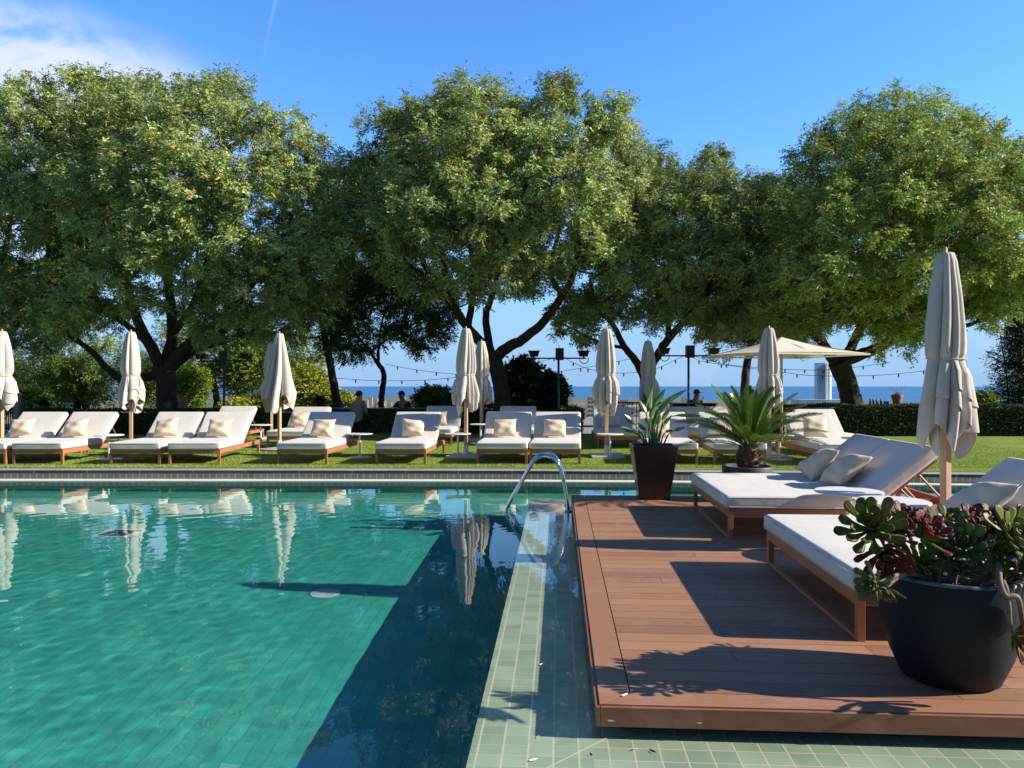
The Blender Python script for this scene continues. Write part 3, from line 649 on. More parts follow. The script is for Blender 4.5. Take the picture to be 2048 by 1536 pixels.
tree('shade_tree', 'dark tree behind the V-trunked tree, closing the gap towards the right-hand tree', 27.5,
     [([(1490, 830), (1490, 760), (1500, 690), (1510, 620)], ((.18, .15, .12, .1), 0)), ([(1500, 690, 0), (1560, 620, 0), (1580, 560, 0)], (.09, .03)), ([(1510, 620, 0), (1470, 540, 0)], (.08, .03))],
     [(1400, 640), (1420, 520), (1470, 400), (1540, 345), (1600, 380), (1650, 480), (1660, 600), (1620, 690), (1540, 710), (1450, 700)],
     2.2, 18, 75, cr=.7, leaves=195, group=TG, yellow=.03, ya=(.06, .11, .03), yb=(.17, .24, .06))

# ------------------------------------------------------------------ shrubs and hedges
def bush(name, label, cx, top, bot, halfw, depth, seed, ya, yb, n=2600, ln=.09, wd=.045, yellow=.05, cat='shrub', group=None, base_z=-.6, ragged=.25, rd=None, spire=False):
    rs = np.random.RandomState(seed); x0, _, zt = Q(cx, top, depth); zb = max(base_z, EYE - (bot - 768) / F * depth) ; hw = halfw / F * depth
    root = empty(name, (x0, depth, base_z)); tag(root, label, cat, group)
    H = zt - base_z; zc = (zt + zb) / 2 - base_z; hh = (zt - zb) / 2
    cb = MB(); sb = MB(); gf = green(rs, ya, yb, yellow); rd = rd or hw * .8
    k = 16 if not spire else 26; n = int(n * 2.2)
    for i in range(k):
        if spire:
            t = i / (k - 1); c = np.array([rs.normal(0, hw * .25), rs.normal(0, rd * .25), zc - hh + 2 * hh * t]); r = np.array([hw * (1 - .7 * t), rd * (1 - .7 * t), hh * .16])
        else:
            d = unit(rs.normal(0, 1, 3)); c = np.array([0, 0, zc]) + d * np.array([hw, rd, hh]) * .55 * rs.uniform(.4, 1); r = np.array([hw, rd, hh]) * rs.uniform(.38, .52)
        S_ = n // k // 4; dirs = unit(rs.normal(0, 1, (S_, 3))); O = c + dirs * r * (rs.uniform(.5, 1.0 + ragged, (S_, 1)))
        O[:, 2] = np.maximum(O[:, 2], .05)
        sprigs(cb, O, unit(dirs + np.array([0, 0, .4]) + rs.normal(0, .3, (S_, 3))), rs, n=4, step=.04, ln=ln * 1.15, wd=wd * 1.1, colf=gf, droop=.15)
        sb.tube(np.array([[rs.normal(0, .06), rs.normal(0, .06), 0], c * .6, c]), [.03, .02, .008], 5)
    sb.build('stems', M['bark'], root, smooth=True); cb.build('foliage', M['leaf'], root, attr=True)
    return root
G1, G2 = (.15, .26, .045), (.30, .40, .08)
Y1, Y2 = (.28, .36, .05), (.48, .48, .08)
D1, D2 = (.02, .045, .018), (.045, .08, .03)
bush('green_shrub', 'bright green shrub below the low branch, left of the first whole umbrella', 175, 700, 822, 70, 34, 1, G1, G2, 9000, group='background shrubs')
bush('green_shrub', 'light green feathery shrub just right of the thick tree trunk', 385, 725, 820, 42, 31.5, 2, G1, Y1, 7000, group='background shrubs')
bush('green_shrub', 'tall loose shrub behind the leftmost light mast', 480, 650, 815, 80, 33, 3, G1, G2, 11000, group='background shrubs')
bush('yellow_shrub', 'yellow-green low bush behind the hedge, below the leftmost light mast', 490, 790, 835, 60, 30.5, 4, Y1, Y2, 5200, ln=.07, group='yellow shrubs')
bush('yellow_shrub', 'rounded yellow-green bush right of the flared umbrella', 615, 728, 830, 62, 31, 5, (.14, .24, .03), Y2, 12000, group='yellow shrubs')
bush('yellow_shrub', 'low yellowish bush sloping down to the man in the grey shirt', 680, 776, 832, 52, 30.5, 6, (.14, .24, .03), Y2, 7000, group='yellow shrubs')
bush('green_shrub', 'low green bush beside the grey post at the left edge', 55, 772, 830, 45, 31, 7, G1, G2, 6000, group='background shrubs')
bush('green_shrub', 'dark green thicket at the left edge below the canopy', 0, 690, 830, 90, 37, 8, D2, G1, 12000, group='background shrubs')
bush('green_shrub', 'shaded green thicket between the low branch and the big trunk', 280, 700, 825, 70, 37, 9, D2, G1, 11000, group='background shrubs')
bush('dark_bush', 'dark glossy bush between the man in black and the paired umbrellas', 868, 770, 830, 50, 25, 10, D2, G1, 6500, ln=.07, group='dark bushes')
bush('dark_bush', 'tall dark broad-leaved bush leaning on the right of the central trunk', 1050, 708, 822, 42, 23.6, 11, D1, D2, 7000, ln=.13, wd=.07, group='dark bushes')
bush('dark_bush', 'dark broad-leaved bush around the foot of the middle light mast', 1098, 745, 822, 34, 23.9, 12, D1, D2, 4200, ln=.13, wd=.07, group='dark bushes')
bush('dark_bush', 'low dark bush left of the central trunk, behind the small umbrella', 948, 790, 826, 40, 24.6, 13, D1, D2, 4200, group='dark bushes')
bush('cypress', 'dark cypress at the right edge of the photo', 2040, 610, 830, 50, 25, 14, (.012, .03, .015), (.03, .055, .025), 14000, cat='tree', spire=True, ln=.07, wd=.03)
bush('green_shrub', 'wide light green shrub under the long low branch at the left', 120, 715, 828, 85, 36, 17, G1, G2, 13000, group='background shrubs')
bush('green_shrub', 'green shrub filling the view behind the big left trunk', 330, 700, 828, 80, 39, 18, G1, G2, 13000, group='background shrubs')
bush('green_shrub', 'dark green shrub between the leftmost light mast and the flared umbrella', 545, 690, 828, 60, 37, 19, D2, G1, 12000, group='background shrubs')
bush('green_shrub', 'small light green bush behind the hedge, left of the cypress', 1965, 785, 822, 30, 24.5, 15, G1, G2, 3000, group='background shrubs')
bush('green_shrub', 'small leafy shrub peeping over the wall between the hedge and the second white lounger row', 1148, 818, 840, 18, 24, 16, G1, G2, 1500, group='background shrubs')

def hedge(name, label, x0, x1, y0, y1, z0, z1, seed, n, ca=(.035, .075, .022), cb_=(.09, .15, .035), rz=0):
    rs = np.random.RandomState(seed); root = empty(name, ((x0 + x1) / 2, (y0 + y1) / 2, z0), rz); tag(root, label, 'hedge')
    sx, sy, sz = x1 - x0, y1 - y0, z1 - z0
    core = MB(); core.rbox((0, 0, sz / 2 - .03), (sx - .12, sy - .12, sz - .1), .06, 2, 2); core.build('branches', mat('hedge_inside', (.018, .03, .012), .95), root)
    mb = MB(); w = np.array([sx * sz, sx * sy * 1.3, sy * sz, sy * sz]); w = w / w.sum(); gf = green(rs, ca, cb_, .03, (.25, .3, .06))
    for fce, wt in enumerate(w):
        k = int(n * wt); u, v_ = rs.rand(k), rs.rand(k)
        bx = .03 * np.sin(u * sx * 3) + rs.normal(0, .018, k)
        if fce == 0: O = np.c_[(u - .5) * sx, -sy / 2 + bx * .5 + .03, v_ * sz]; D = np.tile([0, -1, .5], (k, 1))
        elif fce == 1: O = np.c_[(u - .5) * sx, (v_ - .5) * sy, sz - .03 + bx * .6]; D = np.tile([0, -.2, 1.0], (k, 1))
        else:
            sg = -1 if fce == 2 else 1; O = np.c_[np.full(k, sg * sx / 2) + bx * .3, (u - .5) * sy, v_ * sz]; D = np.tile([sg, 0, .5], (k, 1))
        sprigs(mb, O, unit(D + rs.normal(0, .5, (k, 3))), rs, n=4, step=.016, ln=.038, wd=.02, colf=gf, droop=.1)
    mb.build('foliage', M['leaf'], root, attr=True); return root
hx = lambda px, d: (px - 1024) / F * d
hedge('clipped_hedge', 'long clipped hedge behind the left-hand loungers, running under the big trunk', hx(62, 21.2), hx(592, 21.2), 20.9, 21.6, 0, .66, 31, 17000)
hedge('clipped_hedge', 'dark clipped hedge at the foot of the central tree trunk', hx(925, 21.6), hx(1160, 21.6), 21.4, 22.1, -.1, .60, 32, 8000)
hedge('clipped_hedge', 'long dark clipped hedge behind the open lawn on the right', hx(1470, 20.5), 17.5, 20.2, 20.9, 0, .80, 33, 23000, ca=(.02, .045, .015), cb_=(.06, .10, .03))

# ------------------------------------------------------------------ loungers, pillows, tables, umbrellas
def rotY(a): return Matrix.Rotation(a, 3, 'Y')
def make_lounger(width=.875, double=False, theta=40, name='sun_lounger'):
    """local x runs from the foot to the head, z up; returns the thing"""
    root = empty(name); w = width; Lf = 2.25; t = .042; hw = w / 2
    fr = MB()
    for sg in (-1, 1): fr.box((Lf / 2, sg * (hw - t / 2), .2275), (Lf - 2 * t - .002, t - .004, .075))
    fr.box((t / 2, 0, .2275), (t, w - 2 * t - .002, .075)); fr.box((Lf - t / 2, 0, .2275), (t, w - 2 * t - .002, .075))
    for xx in np.arange(.25, 1.3, .155): fr.box((xx, 0, .249), (.07, w - 2 * t - .004, .014))
    if double: fr.box((Lf / 2, 0, .215), (Lf - 2 * t - .01, .03, .05))
    fr.box((1.30, 0, .2275), (.04, w - 2 * t - .004, .045)); fr.build('frame', M['terra'], root, bevel=.002)
    for xx in (t / 2, Lf - t / 2):
        for sg in (-1, 1):
            MB().box((xx, sg * (hw - t / 2), .1325), (t, t, .265)).build('leg', M['terra'], root, bevel=.002)
    MB().box((t / 2, 0, .011), (t - .004, w - 2 * t - .002, .022)).build('foot_rail', M['terra'], root, bevel=.002)
    xh = 1.25; th = R(theta); Lb = .76; thk = .118
    MB().rbox((xh / 2 - .015, 0, .2665 + thk / 2), (xh + .03, w + .01, thk), .035, 4, 8, bulge=.006).build('seat_cushion', M['fabric'], root, smooth=True); seat = COL.objects[-1]
    nb = 2 if double else 1; ww = w / nb
    Ry = rotY(-th)
    for k in range(nb):
        cy = (k - (nb - 1) / 2) * ww
        mb = MB(); mb.rbox((0, 0, 0), (Lb + .05, ww - (.012 if double else -.01), thk), .036, 4, 6, bulge=.005)
        v = np.concatenate(mb.v) + np.array([Lb / 2 - .01, 0, thk / 2]); v = v @ np.array(Ry).T + np.array([xh, cy, .2675]); mb.v = [v]
        mb.build('back_cushion', M['fabric'], root, smooth=True)
        sp = MB(); q = np.array([[x, y, z] for x in (.02, Lb - .04) for y in (-ww / 2 + .03, ww / 2 - .03) for z in (-.022, -.004)]) @ np.array(Ry).T + np.array([xh, cy, .2675])
        sp.add(q, [(0, 1, 3, 2), (4, 6, 7, 5), (0, 4, 5, 1), (2, 3, 7, 6), (0, 2, 6, 4), (1, 5, 7, 3)])
        px = xh + .55 * math.cos(th); pz = .265 + .55 * math.sin(th)
        for sg in (-1, 1): sp.tube([(px, cy + sg * (ww / 2 - .08), pz - .03), (px + .32, cy + sg * (ww / 2 - .08), .235)], .011, 6)
        sp.build('backrest_support', M['terra'], root)
    # seams
    for zz in (.285, .368):
        sm = MB(); hy = w / 2 + .0035
        sm.tube([(-.032, -hy + .045, zz), (-.032, hy - .045, zz)], .0028, 5); sm.tube([(.01, hy, zz), (1.2, hy, zz)], .0028, 5); sm.tube([(.01, -hy, zz), (1.2, -hy, zz)], .0028, 5)
        sm.build('piping', M['fabric'], seat)
    return root
def pillow_mesh(seed, wx=.46, wy=.40, T=.085):
    rs = np.random.RandomState(seed); n = 22; u = np.linspace(-1, 1, n); U, V = np.meshgrid(u, u)
    ph = rs.rand(4) * 6.28
    edge = (1 - .09 * (1 - U ** 2)[:, :] * (np.abs(V) ** 3), 1 - .09 * (1 - V ** 2) * (np.abs(U) ** 3))
    X = U * wx / 2 * edge[1]; Y = V * wy / 2 * edge[0]
    Tz = T * (1 - np.abs(U) ** 3.2) ** .62 * (1 - np.abs(V) ** 3.2) ** .62
    wr = .007 * (np.sin(5 * U + 3 * V + ph[0]) + .8 * np.sin(7 * V - 3 * U + ph[1])) * (Tz / T) + .006 * np.exp(-((U * V) - .6) ** 2 * 12) * np.sin(14 * (U - V) + ph[2]) * (Tz / T)
    sag = rs.normal(0, .02) * U * V
    top = np.stack([X, Y, Tz + wr + sag], -1).reshape(-1, 3); bot = np.stack([X, Y, -Tz * .8 + wr + sag], -1).reshape(-1, 3)
    i, j = np.meshgrid(np.arange(n - 1), np.arange(n - 1), indexing='ij'); q = (i * n + j).ravel()
    F1 = np.c_[q, q + 1, q + n + 1, q + n]; mb = MB(); mb.add(top, F1); mb.add(bot, F1[:, ::-1]); mb.weld = True
    return mb
FAB = 'pillows on the sun loungers'
def put_pillow(root, label, yoff=0.0, tilt=58, seed=0, sz=(.46, .40), roll=0.0, x=1.06, z=None, grp=FAB):
    o = pillow_mesh(seed, *sz).build('throw_pillow', M['pillow'], smooth=True)
    # pillow plane: local X across the lounger, local Y up the backrest
    a = R(tilt); m3 = Matrix.Rotation(roll, 3, Vector((-math.sin(a), 0, math.cos(a))))
    Xa = Vector((0, 1, 0)); Ya = Vector((math.cos(a), 0, math.sin(a))); Za = Vector((-math.sin(a), 0, math.cos(a)))
    B = Matrix((Xa, Ya, Za)).transposed(); B = m3 @ B
    zc = (.385 + sz[1] / 2 * math.sin(a) * (abs(math.cos(roll)) + abs(math.sin(roll)) * .6) + .015) if z is None else z
    loc = Matrix.Translation((x + math.cos(a) * sz[1] / 2, yoff, zc)) @ B.to_4x4()
    bpy.context.view_layer.update()
    o.matrix_world = Matrix.LocRotScale(root.location, root.rotation_euler, None) @ loc
    tag(o, label, 'pillow', grp); return o

lawn0 = make_lounger()
LW = 'sun loungers in the front row on the lawn'; LW2 = 'sun loungers in the back row on the lawn'
used = [False]
def place(proto, x, y, rz, label, group):
    if proto.get('used'): o = copy_tree(proto)
    else: o = proto
    proto['used'] = 1
    o.location = (x, y, 0); o.rotation_euler = (0, 0, rz); tag(o, label, 'sun lounger', group)
    if 'used' in o.keys() and o is not proto: del o['used']
    return o
rz = lambda deg: R(90 - deg)
front = [(-9.05, 13.1, 1, 'white lounger cut by the left edge of the photo, first of the front row', 'pillow on the lounger cut by the left photo edge', .05, 8),
         (-8.09, 13.12, 1, 'white lounger second from the left, beside the leftmost small round table', 'pillow on the second lounger from the left, by the leftmost round table', .03, 3),
         (-6.43, 13.12, 1, 'white lounger right of the leftmost round table, left half of a pair', 'pillow on the left lounger of the pair right of the leftmost table', .0, 6),
         (-5.42, 13.12, -1.5, 'white lounger left of the flared loose umbrella, right half of a pair', 'pillow on the lounger just left of the flared loose umbrella', -.02, -2),
         (-3.58, 13.12, 3.6, 'single white lounger just right of the flared loose umbrella', 'pillow on the single lounger right of the flared loose umbrella', .0, -3),
         (-1.90, 13.12, 3.2, 'single white lounger in front of the man in black, facing the pool', 'rounded slumped pillow on the lounger in front of the man in black', .0, 0),
         (-.172, 13.15, 3.8, 'white lounger left of the seam behind the pool ladder', 'pillow on the left lounger of the pair behind the pool ladder', .04, 2),
         (.735, 13.15, 5, 'white lounger directly behind the top of the pool ladder, right half of a pair', 'pillow on the right lounger of the pair behind the pool ladder', .04, -2),
         (2.72, 13.1, 5.5, 'white lounger partly hidden behind the strelitzia planter', 'pale pillow behind the strelitzia leaves', .12, 0),
         (3.86, 13.03, 5, 'white lounger behind the sago palm', 'cream pillow half hidden by the sago palm fronds', .12, -14)]
LL = []
for i, (x, y, r_, lab, pl, yo, ro) in enumerate(front):
    o = place(lawn0, x, y, rz(r_), lab, LW); LL.append(o)
    put_pillow(o, pl, yo, 60, i, roll=R(ro), sz=(.44, .37))
slant = place(lawn0, 5.55, 12.85, rz(1.5), 'white lounger right of the sago palm with a puffy pillow', LW)
put_pillow(slant, 'large puffy pillow on the lounger right of the sago palm', .06, 62, 20, sz=(.46, .42), roll=R(-4))
back = [(-6.75, 17.0, 3, 'white lounger of the back row showing only its shaded backrest, left of the flared umbrella', None),
        (-4.80, 16.4, 3, 'white back-row lounger behind the single lounger right of the flared umbrella', 'pale pillow on the back-row lounger right of the flared umbrella'),
        (-1.78, 17.2, 4, 'white back-row lounger left of the paired closed umbrellas', 'pale pillow on the back-row lounger left of the paired umbrellas'),
        (.06, 17.0, 3, 'white back-row lounger with only its backrest top over the pair behind the ladder', None),
        (2.25, 16.4, 3, 'white back-row lounger behind the umbrella left of the strelitzia planter', 'half-sunlit pale pillow on the lounger behind the umbrella left of the strelitzia'),
        (3.98, 16.6, 5, 'white back-row lounger between the strelitzia and the sago palm', None),
        (6.42, 14.75, 1.5, 'white lounger set back and right of the one beside the sago palm', None),
        (4.95, 16.7, 4, 'white back-row lounger hidden behind the sago palm fronds', None)]
for i, (x, y, r_, lab, pl) in enumerate(back):
    o = place(lawn0, x, y, rz(r_), lab, LW2)
    if pl: put_pillow(o, pl, .06 if i != 1 else .12, 60, 40 + i, sz=(.43, .36), roll=R(3 * (-1) ** i))
del lawn0['used']

near = make_lounger(1.79, True, 39, 'double_lounger')
def world_on_deck(x, y): return (x, y, 0.0)
A_ = near; pA = np.array([1.93, 6.86, 0]) + E2 * .895; A_.location = pA; A_.rotation_euler = (0, 0, -A0)
tag(A_, 'far double sun lounger on the wooden deck, whole seat in view with two pillows', 'double lounger', 'double loungers on the deck')
Bn = copy_tree(near); pB = np.array([1.85, 4.12, 0]) + E2 * .895; Bn.location = pB
tag(Bn, 'near double lounger on the deck, cut by the right edge behind the succulent pot', 'double lounger', 'double loungers on the deck')
put_pillow(A_, 'shaded pillow on the far half of the far double lounger', .42, 40, 60, sz=(.50, .42), roll=R(-4), x=1.06, z=.555, grp='pillows on the deck loungers')
put_pillow(A_, 'shaded pillow on the near half of the far double lounger', -.26, 40, 61, sz=(.50, .42), roll=R(6), x=1.08, z=.555, grp='pillows on the deck loungers')
put_pillow(Bn, 'big shaded pillow on the near double lounger behind the succulent', .30, 40, 62, sz=(.52, .44), roll=R(3), x=1.07, z=.56, grp='pillows on the deck loungers')

def make_table(name, d=.5, h=.45):
    root = empty(name)
    MB().lathe([(0, h), (d / 2 - .006, h), (d / 2, h - .004), (d / 2, h - .012), (d / 2 - .008, h - .018), (0, h - .018)], n=48).build('table_top', M['white'], root, smooth=False)
    MB().lathe([(.02, .01), (.02, h - .018)], n=16).build('stem', M['white'], root, smooth=True)
    MB().lathe([(0, .014), (d * .44, .012), (d * .45, .006), (d * .45, 0), (0, 0)], n=40).build('base_plate', M['white'], root)
    return root
tb0 = make_table('side_table')
TBG = 'round side tables on the lawn'
tabs = [(218, 919, 'white round side table between the first two lounger pairs, at the far left'), (521.6, 889, 'distant white round side table left of the flared umbrella pole'),
        (719.6, 915, 'white round side table right of the single lounger by the flared umbrella'), (916, 915, 'white round side table at the foot of the paired closed umbrellas'),
        (961, 887, 'distant white round side table behind the small umbrella of the pair'), (1220, 916, 'white round side table beside the umbrella left of the strelitzia'),
        (1559, 920, 'white round side table right of the sago palm'), (1571, 890, 'distant white round side table behind the one right of the sago palm')]
for i, (px, py, lab) in enumerate(tabs):
    o = tb0 if i == 0 else copy_tree(tb0); p = P(px, py, 0); o.location = (p[0], p[1], 0.004); tag(o, lab, 'side table', TBG)
tbd = make_table('side_table', .56, .46)
tbd.location = ((1697 - 1024) / F * 6.64, 6.64, 0); tag(tbd, 'white round deck table, the farther of two, against the far double lounger', 'side table', 'round side tables on the deck')
t2 = copy_tree(tbd); t2.location = ((1784 - 1024) / F * 6.08, 6.08, 0); tag(t2, 'white round deck table, the nearer of two, just behind the succulent', 'side table', 'round side tables on the deck')

def umbrella_cloth(seed, ztop=2.42, tied=True, hem=.86, zrope=1.56, swag=True):
    rs = np.random.RandomState(seed); nt, nz = 220, 90; th = np.linspace(0, 2 * PI, nt, endpoint=False)
    ph = rs.rand(8) * 6.28; mb = MB()
    def fold(t, sharp, tw):
        tt = t + .35 * np.sin(t + ph[0]) + .22 * np.sin(2 * t + ph[1]) + tw
        return np.abs(np.sin(5.0 * tt + ph[2])) ** sharp, np.cos(3 * tt + ph[3]), np.cos(13 * tt + ph[6])
    def shell(z0, z1f, off, t0=0, t1=2 * PI, closed=True, amp=1.0):
        T = np.linspace(t0, t1, nt, endpoint=not closed) if not closed else th
        rows = []
        for k in range(nz):
            s = k / (nz - 1); z = z0 + (z1f(T) - z0) * s
            if tied:
                R_ = np.interp(-z, [-ztop, -ztop + .06, -2.15, -1.85, -1.62, -zrope, -1.40, -1.18, -.95, -.75], [.070, .094, .130, .162, .168, .150, .170, .200, .190, .15])
                A_ = np.interp(-z, [-ztop, -2.1, -1.7, -zrope, -1.3, -1.0, -.8], [.05, .30, .36, .16, .46, .60, .70])
            else:
                R_ = np.interp(-z, [-ztop, -ztop + .05, -2.0, -1.5, -1.2, -.9], [.070, .085, .15, .24, .30, .27])
                A_ = np.interp(-z, [-ztop, -2.1, -1.5, -1.0], [.06, .40, .52, .60])
            a, c, d = fold(T, .6, .10 * np.sin(z * 2.1 + ph[4]) + .16 * (ztop - z))
            r = R_ * (1 + A_ * (a - .72) * 1.45 + A_ * .22 * c + .02 * d * (z < zrope)) + off * min(1, s * 3)
            r = r * (1 + .05 * np.sin(z * 7 + 2 * T + ph[7]) * np.clip((zrope - z) * 3, 0, 1))
            dx = .025 * math.sin(ph[5]) * (ztop - z.mean()) ; rows.append(np.c_[r * np.cos(T) + dx * .4, r * np.sin(T), z])
        V = np.concatenate(rows); f = []
        m_ = nt if closed else nt - 1
        i, j = np.meshgrid(np.arange(nz - 1), np.arange(m_), indexing='ij'); i, j = i.ravel(), j.ravel(); j2 = (j + 1) % nt
        mb.add(V, np.c_[i * nt + j, (i + 1) * nt + j, (i + 1) * nt + j2, i * nt + j2][:, ::-1])
    hz_ = lambda T: hem + .11 + .15 * np.abs(np.sin(2 * T + ph[1])) ** 1.2 * 1.3 - .11 + .05 * np.cos(5 * T + ph[2]) - .06 * np.cos(4 * T + ph[3] + 1)
    if not tied: hz_ = lambda T: .98 + .12 * np.sin(4 * T + ph[1]) + .09 * np.sin(7 * T + ph[2])
    shell(ztop, hz_, 0)
    if tied and swag:
        a0 = -PI / 2 - 1.6 + rs.normal(0, .2)
        shell(zrope - .02, lambda T: 1.22 - .20 * np.clip((T - a0) / 3.2, 0, 1) + .10 * np.sin(2.2 * (T - a0)) , .022, a0, a0 + 2.7, False)
        shell(zrope - .02, lambda T: 1.30 - .12 * np.sin((T - a0 - 1.5) * 1.3) , .040, a0 + 1.2, a0 + 3.6, False)
    # closing cap
    mb.lathe([(0, ztop + .006), (.055, ztop + .004), (.070, ztop)], n=nt)
    return mb
def make_umbrella(seed, tied=True, z=2.47, name='closed_umbrella', swag=True, base=True):
    root = empty(name)
    MB().box((0, 0, (z - .06) / 2 + .01), (.062, .062, z - .08)).build('pole', M['wood'], root, bevel=.006); pole = COL.objects[-1]
    c = umbrella_cloth(seed, z - .045, tied, swag=swag, zrope=z - .91).build('canopy', M['umb'], root, smooth=True)
    so = c.modifiers.new('thickness', 'SOLIDIFY'); so.thickness = .003
    MB().lathe([(0, z + .012), (.010, z + .008), (.015, z - .005), (.013, z - .04), (.02, z - .045)], n=14).build('finial', M['wood'], pole, smooth=True)
    if tied:
        th = np.linspace(0, 2 * PI, 60); zr = z - .91
        rr = .170 + .006 * np.sin(th * 5)
        pts = np.c_[rr * np.cos(th), rr * np.sin(th), zr + .006 * np.sin(th)]
        st = MB().tube(pts, .0055, 6, cap=False); st.tube([(.172 * math.cos(-1.0), .172 * math.sin(-1.0), zr), (.178 * math.cos(-1.05), .178 * math.sin(-1.05), zr - .05), (.182 * math.cos(-1.02), .182 * math.sin(-1.02), zr - .12)], .004, 5); st.build('tie_cord', M['umb'], c, smooth=True)
    if base:
        MB().rbox((0, 0, .026), (.62, .62, .05), .008, 2, 1).build('base_slab', M['slab'], root)
        MB().lathe([(.045, .05), (.045, .22), (.038, .222)], n=20).build('pole_sleeve', M['white'], pole, smooth=True)
    return root
UG = 'closed parasols on the lawn'
ums = [(4, 15.2, 1, True, 'closed cream umbrella cut by the left edge of the photo'), (262, 15.4, 2, True, 'closed tied umbrella between the two lounger pairs at the left'),
       (559, 15.9, 3, False, 'untied flared umbrella hanging loose in wide folds'), (543, 19.4, 4, True, 'farther closed umbrella half hidden behind the flared loose one'),
       (932, 14.5, 5, True, 'closed tied umbrella, the nearer of the overlapping two in front of the central tree trunk'), (963, 18.7, 6, True, 'closed tied umbrella, the farther of the overlapping two in front of the central tree trunk'),
       (1213, 14.5, 7, True, 'closed tied umbrella just left of the strelitzia planter, by a round table'), (1296, 18.6, 8, True, 'farther closed umbrella rising behind the strelitzia leaves'),
       (1538, 14.3, 9, True, 'closed tied umbrella behind the sago palm, in front of the open parasol')]
for px, d, sd, tied, lab in ums:
    o = make_umbrella(sd * 7 + 1, tied, 2.46); o.location = ((px - 1024) / F * d, d, .0); o.rotation_euler = (0, 0, sd * .9); tag(o, lab, 'umbrella', UG)
un = make_umbrella(77, True, 2.50, base=False); un.location = ((1891 - 1024) / F * 6.35, 6.35, 0); un.rotation_euler = (0, 0, R(18))
MB().lathe([(.05, 0), (.05, .18), (.036, .185)], n=20).build('pole_sleeve', M['white'], un, smooth=True)
[setattr(q_, 'scale', (.87, .87, 1)) for q_ in un.children if q_.name.startswith('canopy')]
tag(un, 'big closed cream umbrella on the deck between the two double loungers', 'umbrella')

# the open square parasol on the terrace
def open_parasol():
    d = 17.2; x, _, za = Q(1563, 674, d); ze = EYE + (768 - 710) / F * d; root = empty('open_parasol', (x, d, 0), R(14)); tag(root, 'open square cream parasol spread behind the sago palm, right of the middle of the photo', 'parasol')
    s = 1.28; mb = MB(); n = 14; V = []; Fq = []
    for k in range(4):
        a = np.array([[-s, -s], [s, -s], [s, s], [-s, s]]); p, q = a[k], a[(k + 1) % 4]; n0 = len(V)
        for i in range(n + 1):
            t = i / n
            for j in range(n + 1):
                u = j / n; e = p * (1 - u) + q * u; sag = -.05 * math.sin(PI * t) - .10 * t * math.sin(PI * u) * (t ** .5) * -.2
                V.append((*(e * t), za + (ze - za) * t + sag))
        Fq += [(n0 + i * (n + 1) + j, n0 + (i + 1) * (n + 1) + j, n0 + (i + 1) * (n + 1) + j + 1, n0 + i * (n + 1) + j + 1) for i in range(n) for j in range(n)]
        n1 = len(V); V += [(*p, ze), (*q, ze), (*(q * 1.0), ze - .035), (*(p * 1.0), ze - .035)]; Fq.append((n1, n1 + 1, n1 + 2, n1 + 3))
    mb.add(V, Fq); c = mb.build('canopy', mat('parasol_cloth', (.82, .78, .68), .8, trans=.25), root, smooth=False); so = c.modifiers.new('thickness', 'SOLIDIFY'); so.thickness = .004
    MB().tube([(0, 0, 0), (0, 0, za)], .028, 10).build('pole', M['wood'], root)
    for k in range(8):
        a = k * PI / 4 + PI / 4; r_ = s * (math.sqrt(2) if k % 2 == 0 else 1) * .97
        MB().tube([(0, 0, za - .05), (r_ * math.cos(a), r_ * math.sin(a), ze - .02)], .011, 5).build('rib', M['wood'], root)
    MB().box((0, 0, .04), (.7, .7, .08)).build('base_slab', M['slab'], root)
open_parasol()

# ------------------------------------------------------------------ pool ladder
def ladder():
    root = empty('pool_ladder', (.40, 9.42, LZ), -A0); tag(root, 'polished steel pool ladder with two arched handrails at the corner of the deck', 'pool ladder')
    for i, dy in enumerate((-.235, .235)):
        path = [(.28, 0, 0), (.265, 0, .15), (.20, 0, .48), (.13, 0, .61), (.02, 0, .665), (-.09, 0, .63), (-.17, 0, .53), (-.30, 0, .30), (-.425, 0, .09), (-.455, 0, .0), (-.44, 0, -.09), (-.36, 0, -.25), (-.33, 0, -.45), (-.33, 0, -1.0)]
        pts, rr = smooth_path([(a, dy, c) for a, _, c in path], [.021] * len(path), 6)
        hr = MB().tube(pts, rr, 18).build('handrail', M['steel'], root, smooth=True)
        MB().lathe([(0, .022), (.03, .021), (.046, .012), (.05, 0)], (.28, dy, .0), 28).build('flange', M['steel'], hr, smooth=True)
    for z in (-.35, -.6, -.85):
        MB().box((-.335, 0, z), (.09, .44, .02)).build('step', M['steel'], root, bevel=.004)
ladder()

# ------------------------------------------------------------------ floor fittings seen through the water
def refr(px, py, fz=FZ):
    x, y, _ = P(px, py, WZ); v = np.array([x, y, -(EYE - WZ)]); h = np.hypot(x, y); s = h / math.hypot(h, EYE - WZ) / 1.333
    r = (WZ - fz) * s / math.sqrt(1 - s * s); return np.array([x + x / h * r, y + y / h * r, fz])
def disc(name, px, py, r, label):
    p = refr(px, py); root = empty(name, (p[0], p[1], FZ)); tag(root, label, 'pool light' if 'light' in label else 'drain', None)
    a = MB().lathe([(r * .86, .016), (r, .012), (r, .001)], n=40).build('rim', M['white'], root)
    b_ = MB().lathe([(0, .014), (r * .86, .016)], n=40)
    o = b_.build('lens', mat('lens', (.55, .75, .75), .3), root)
    for q in (a, o): q.cycles.is_caustics_receiver = True
disc('floor_light', 650, 1187, .13, 'round white pool light set in the pool floor in front of the flared umbrella reflection')
disc('floor_light', 93, 971, .20, 'round pale pool light near the far left corner of the pool'); disc('floor_light', 848, 975, .2, 'round pale pool light near the far edge, below the lounger before the man in black')
p = refr(238, 1066); root = empty('floor_drain', (p[0], p[1], FZ), -A0); tag(root, 'square dark pool drain with a pale frame on the pool floor at the left', 'drain')
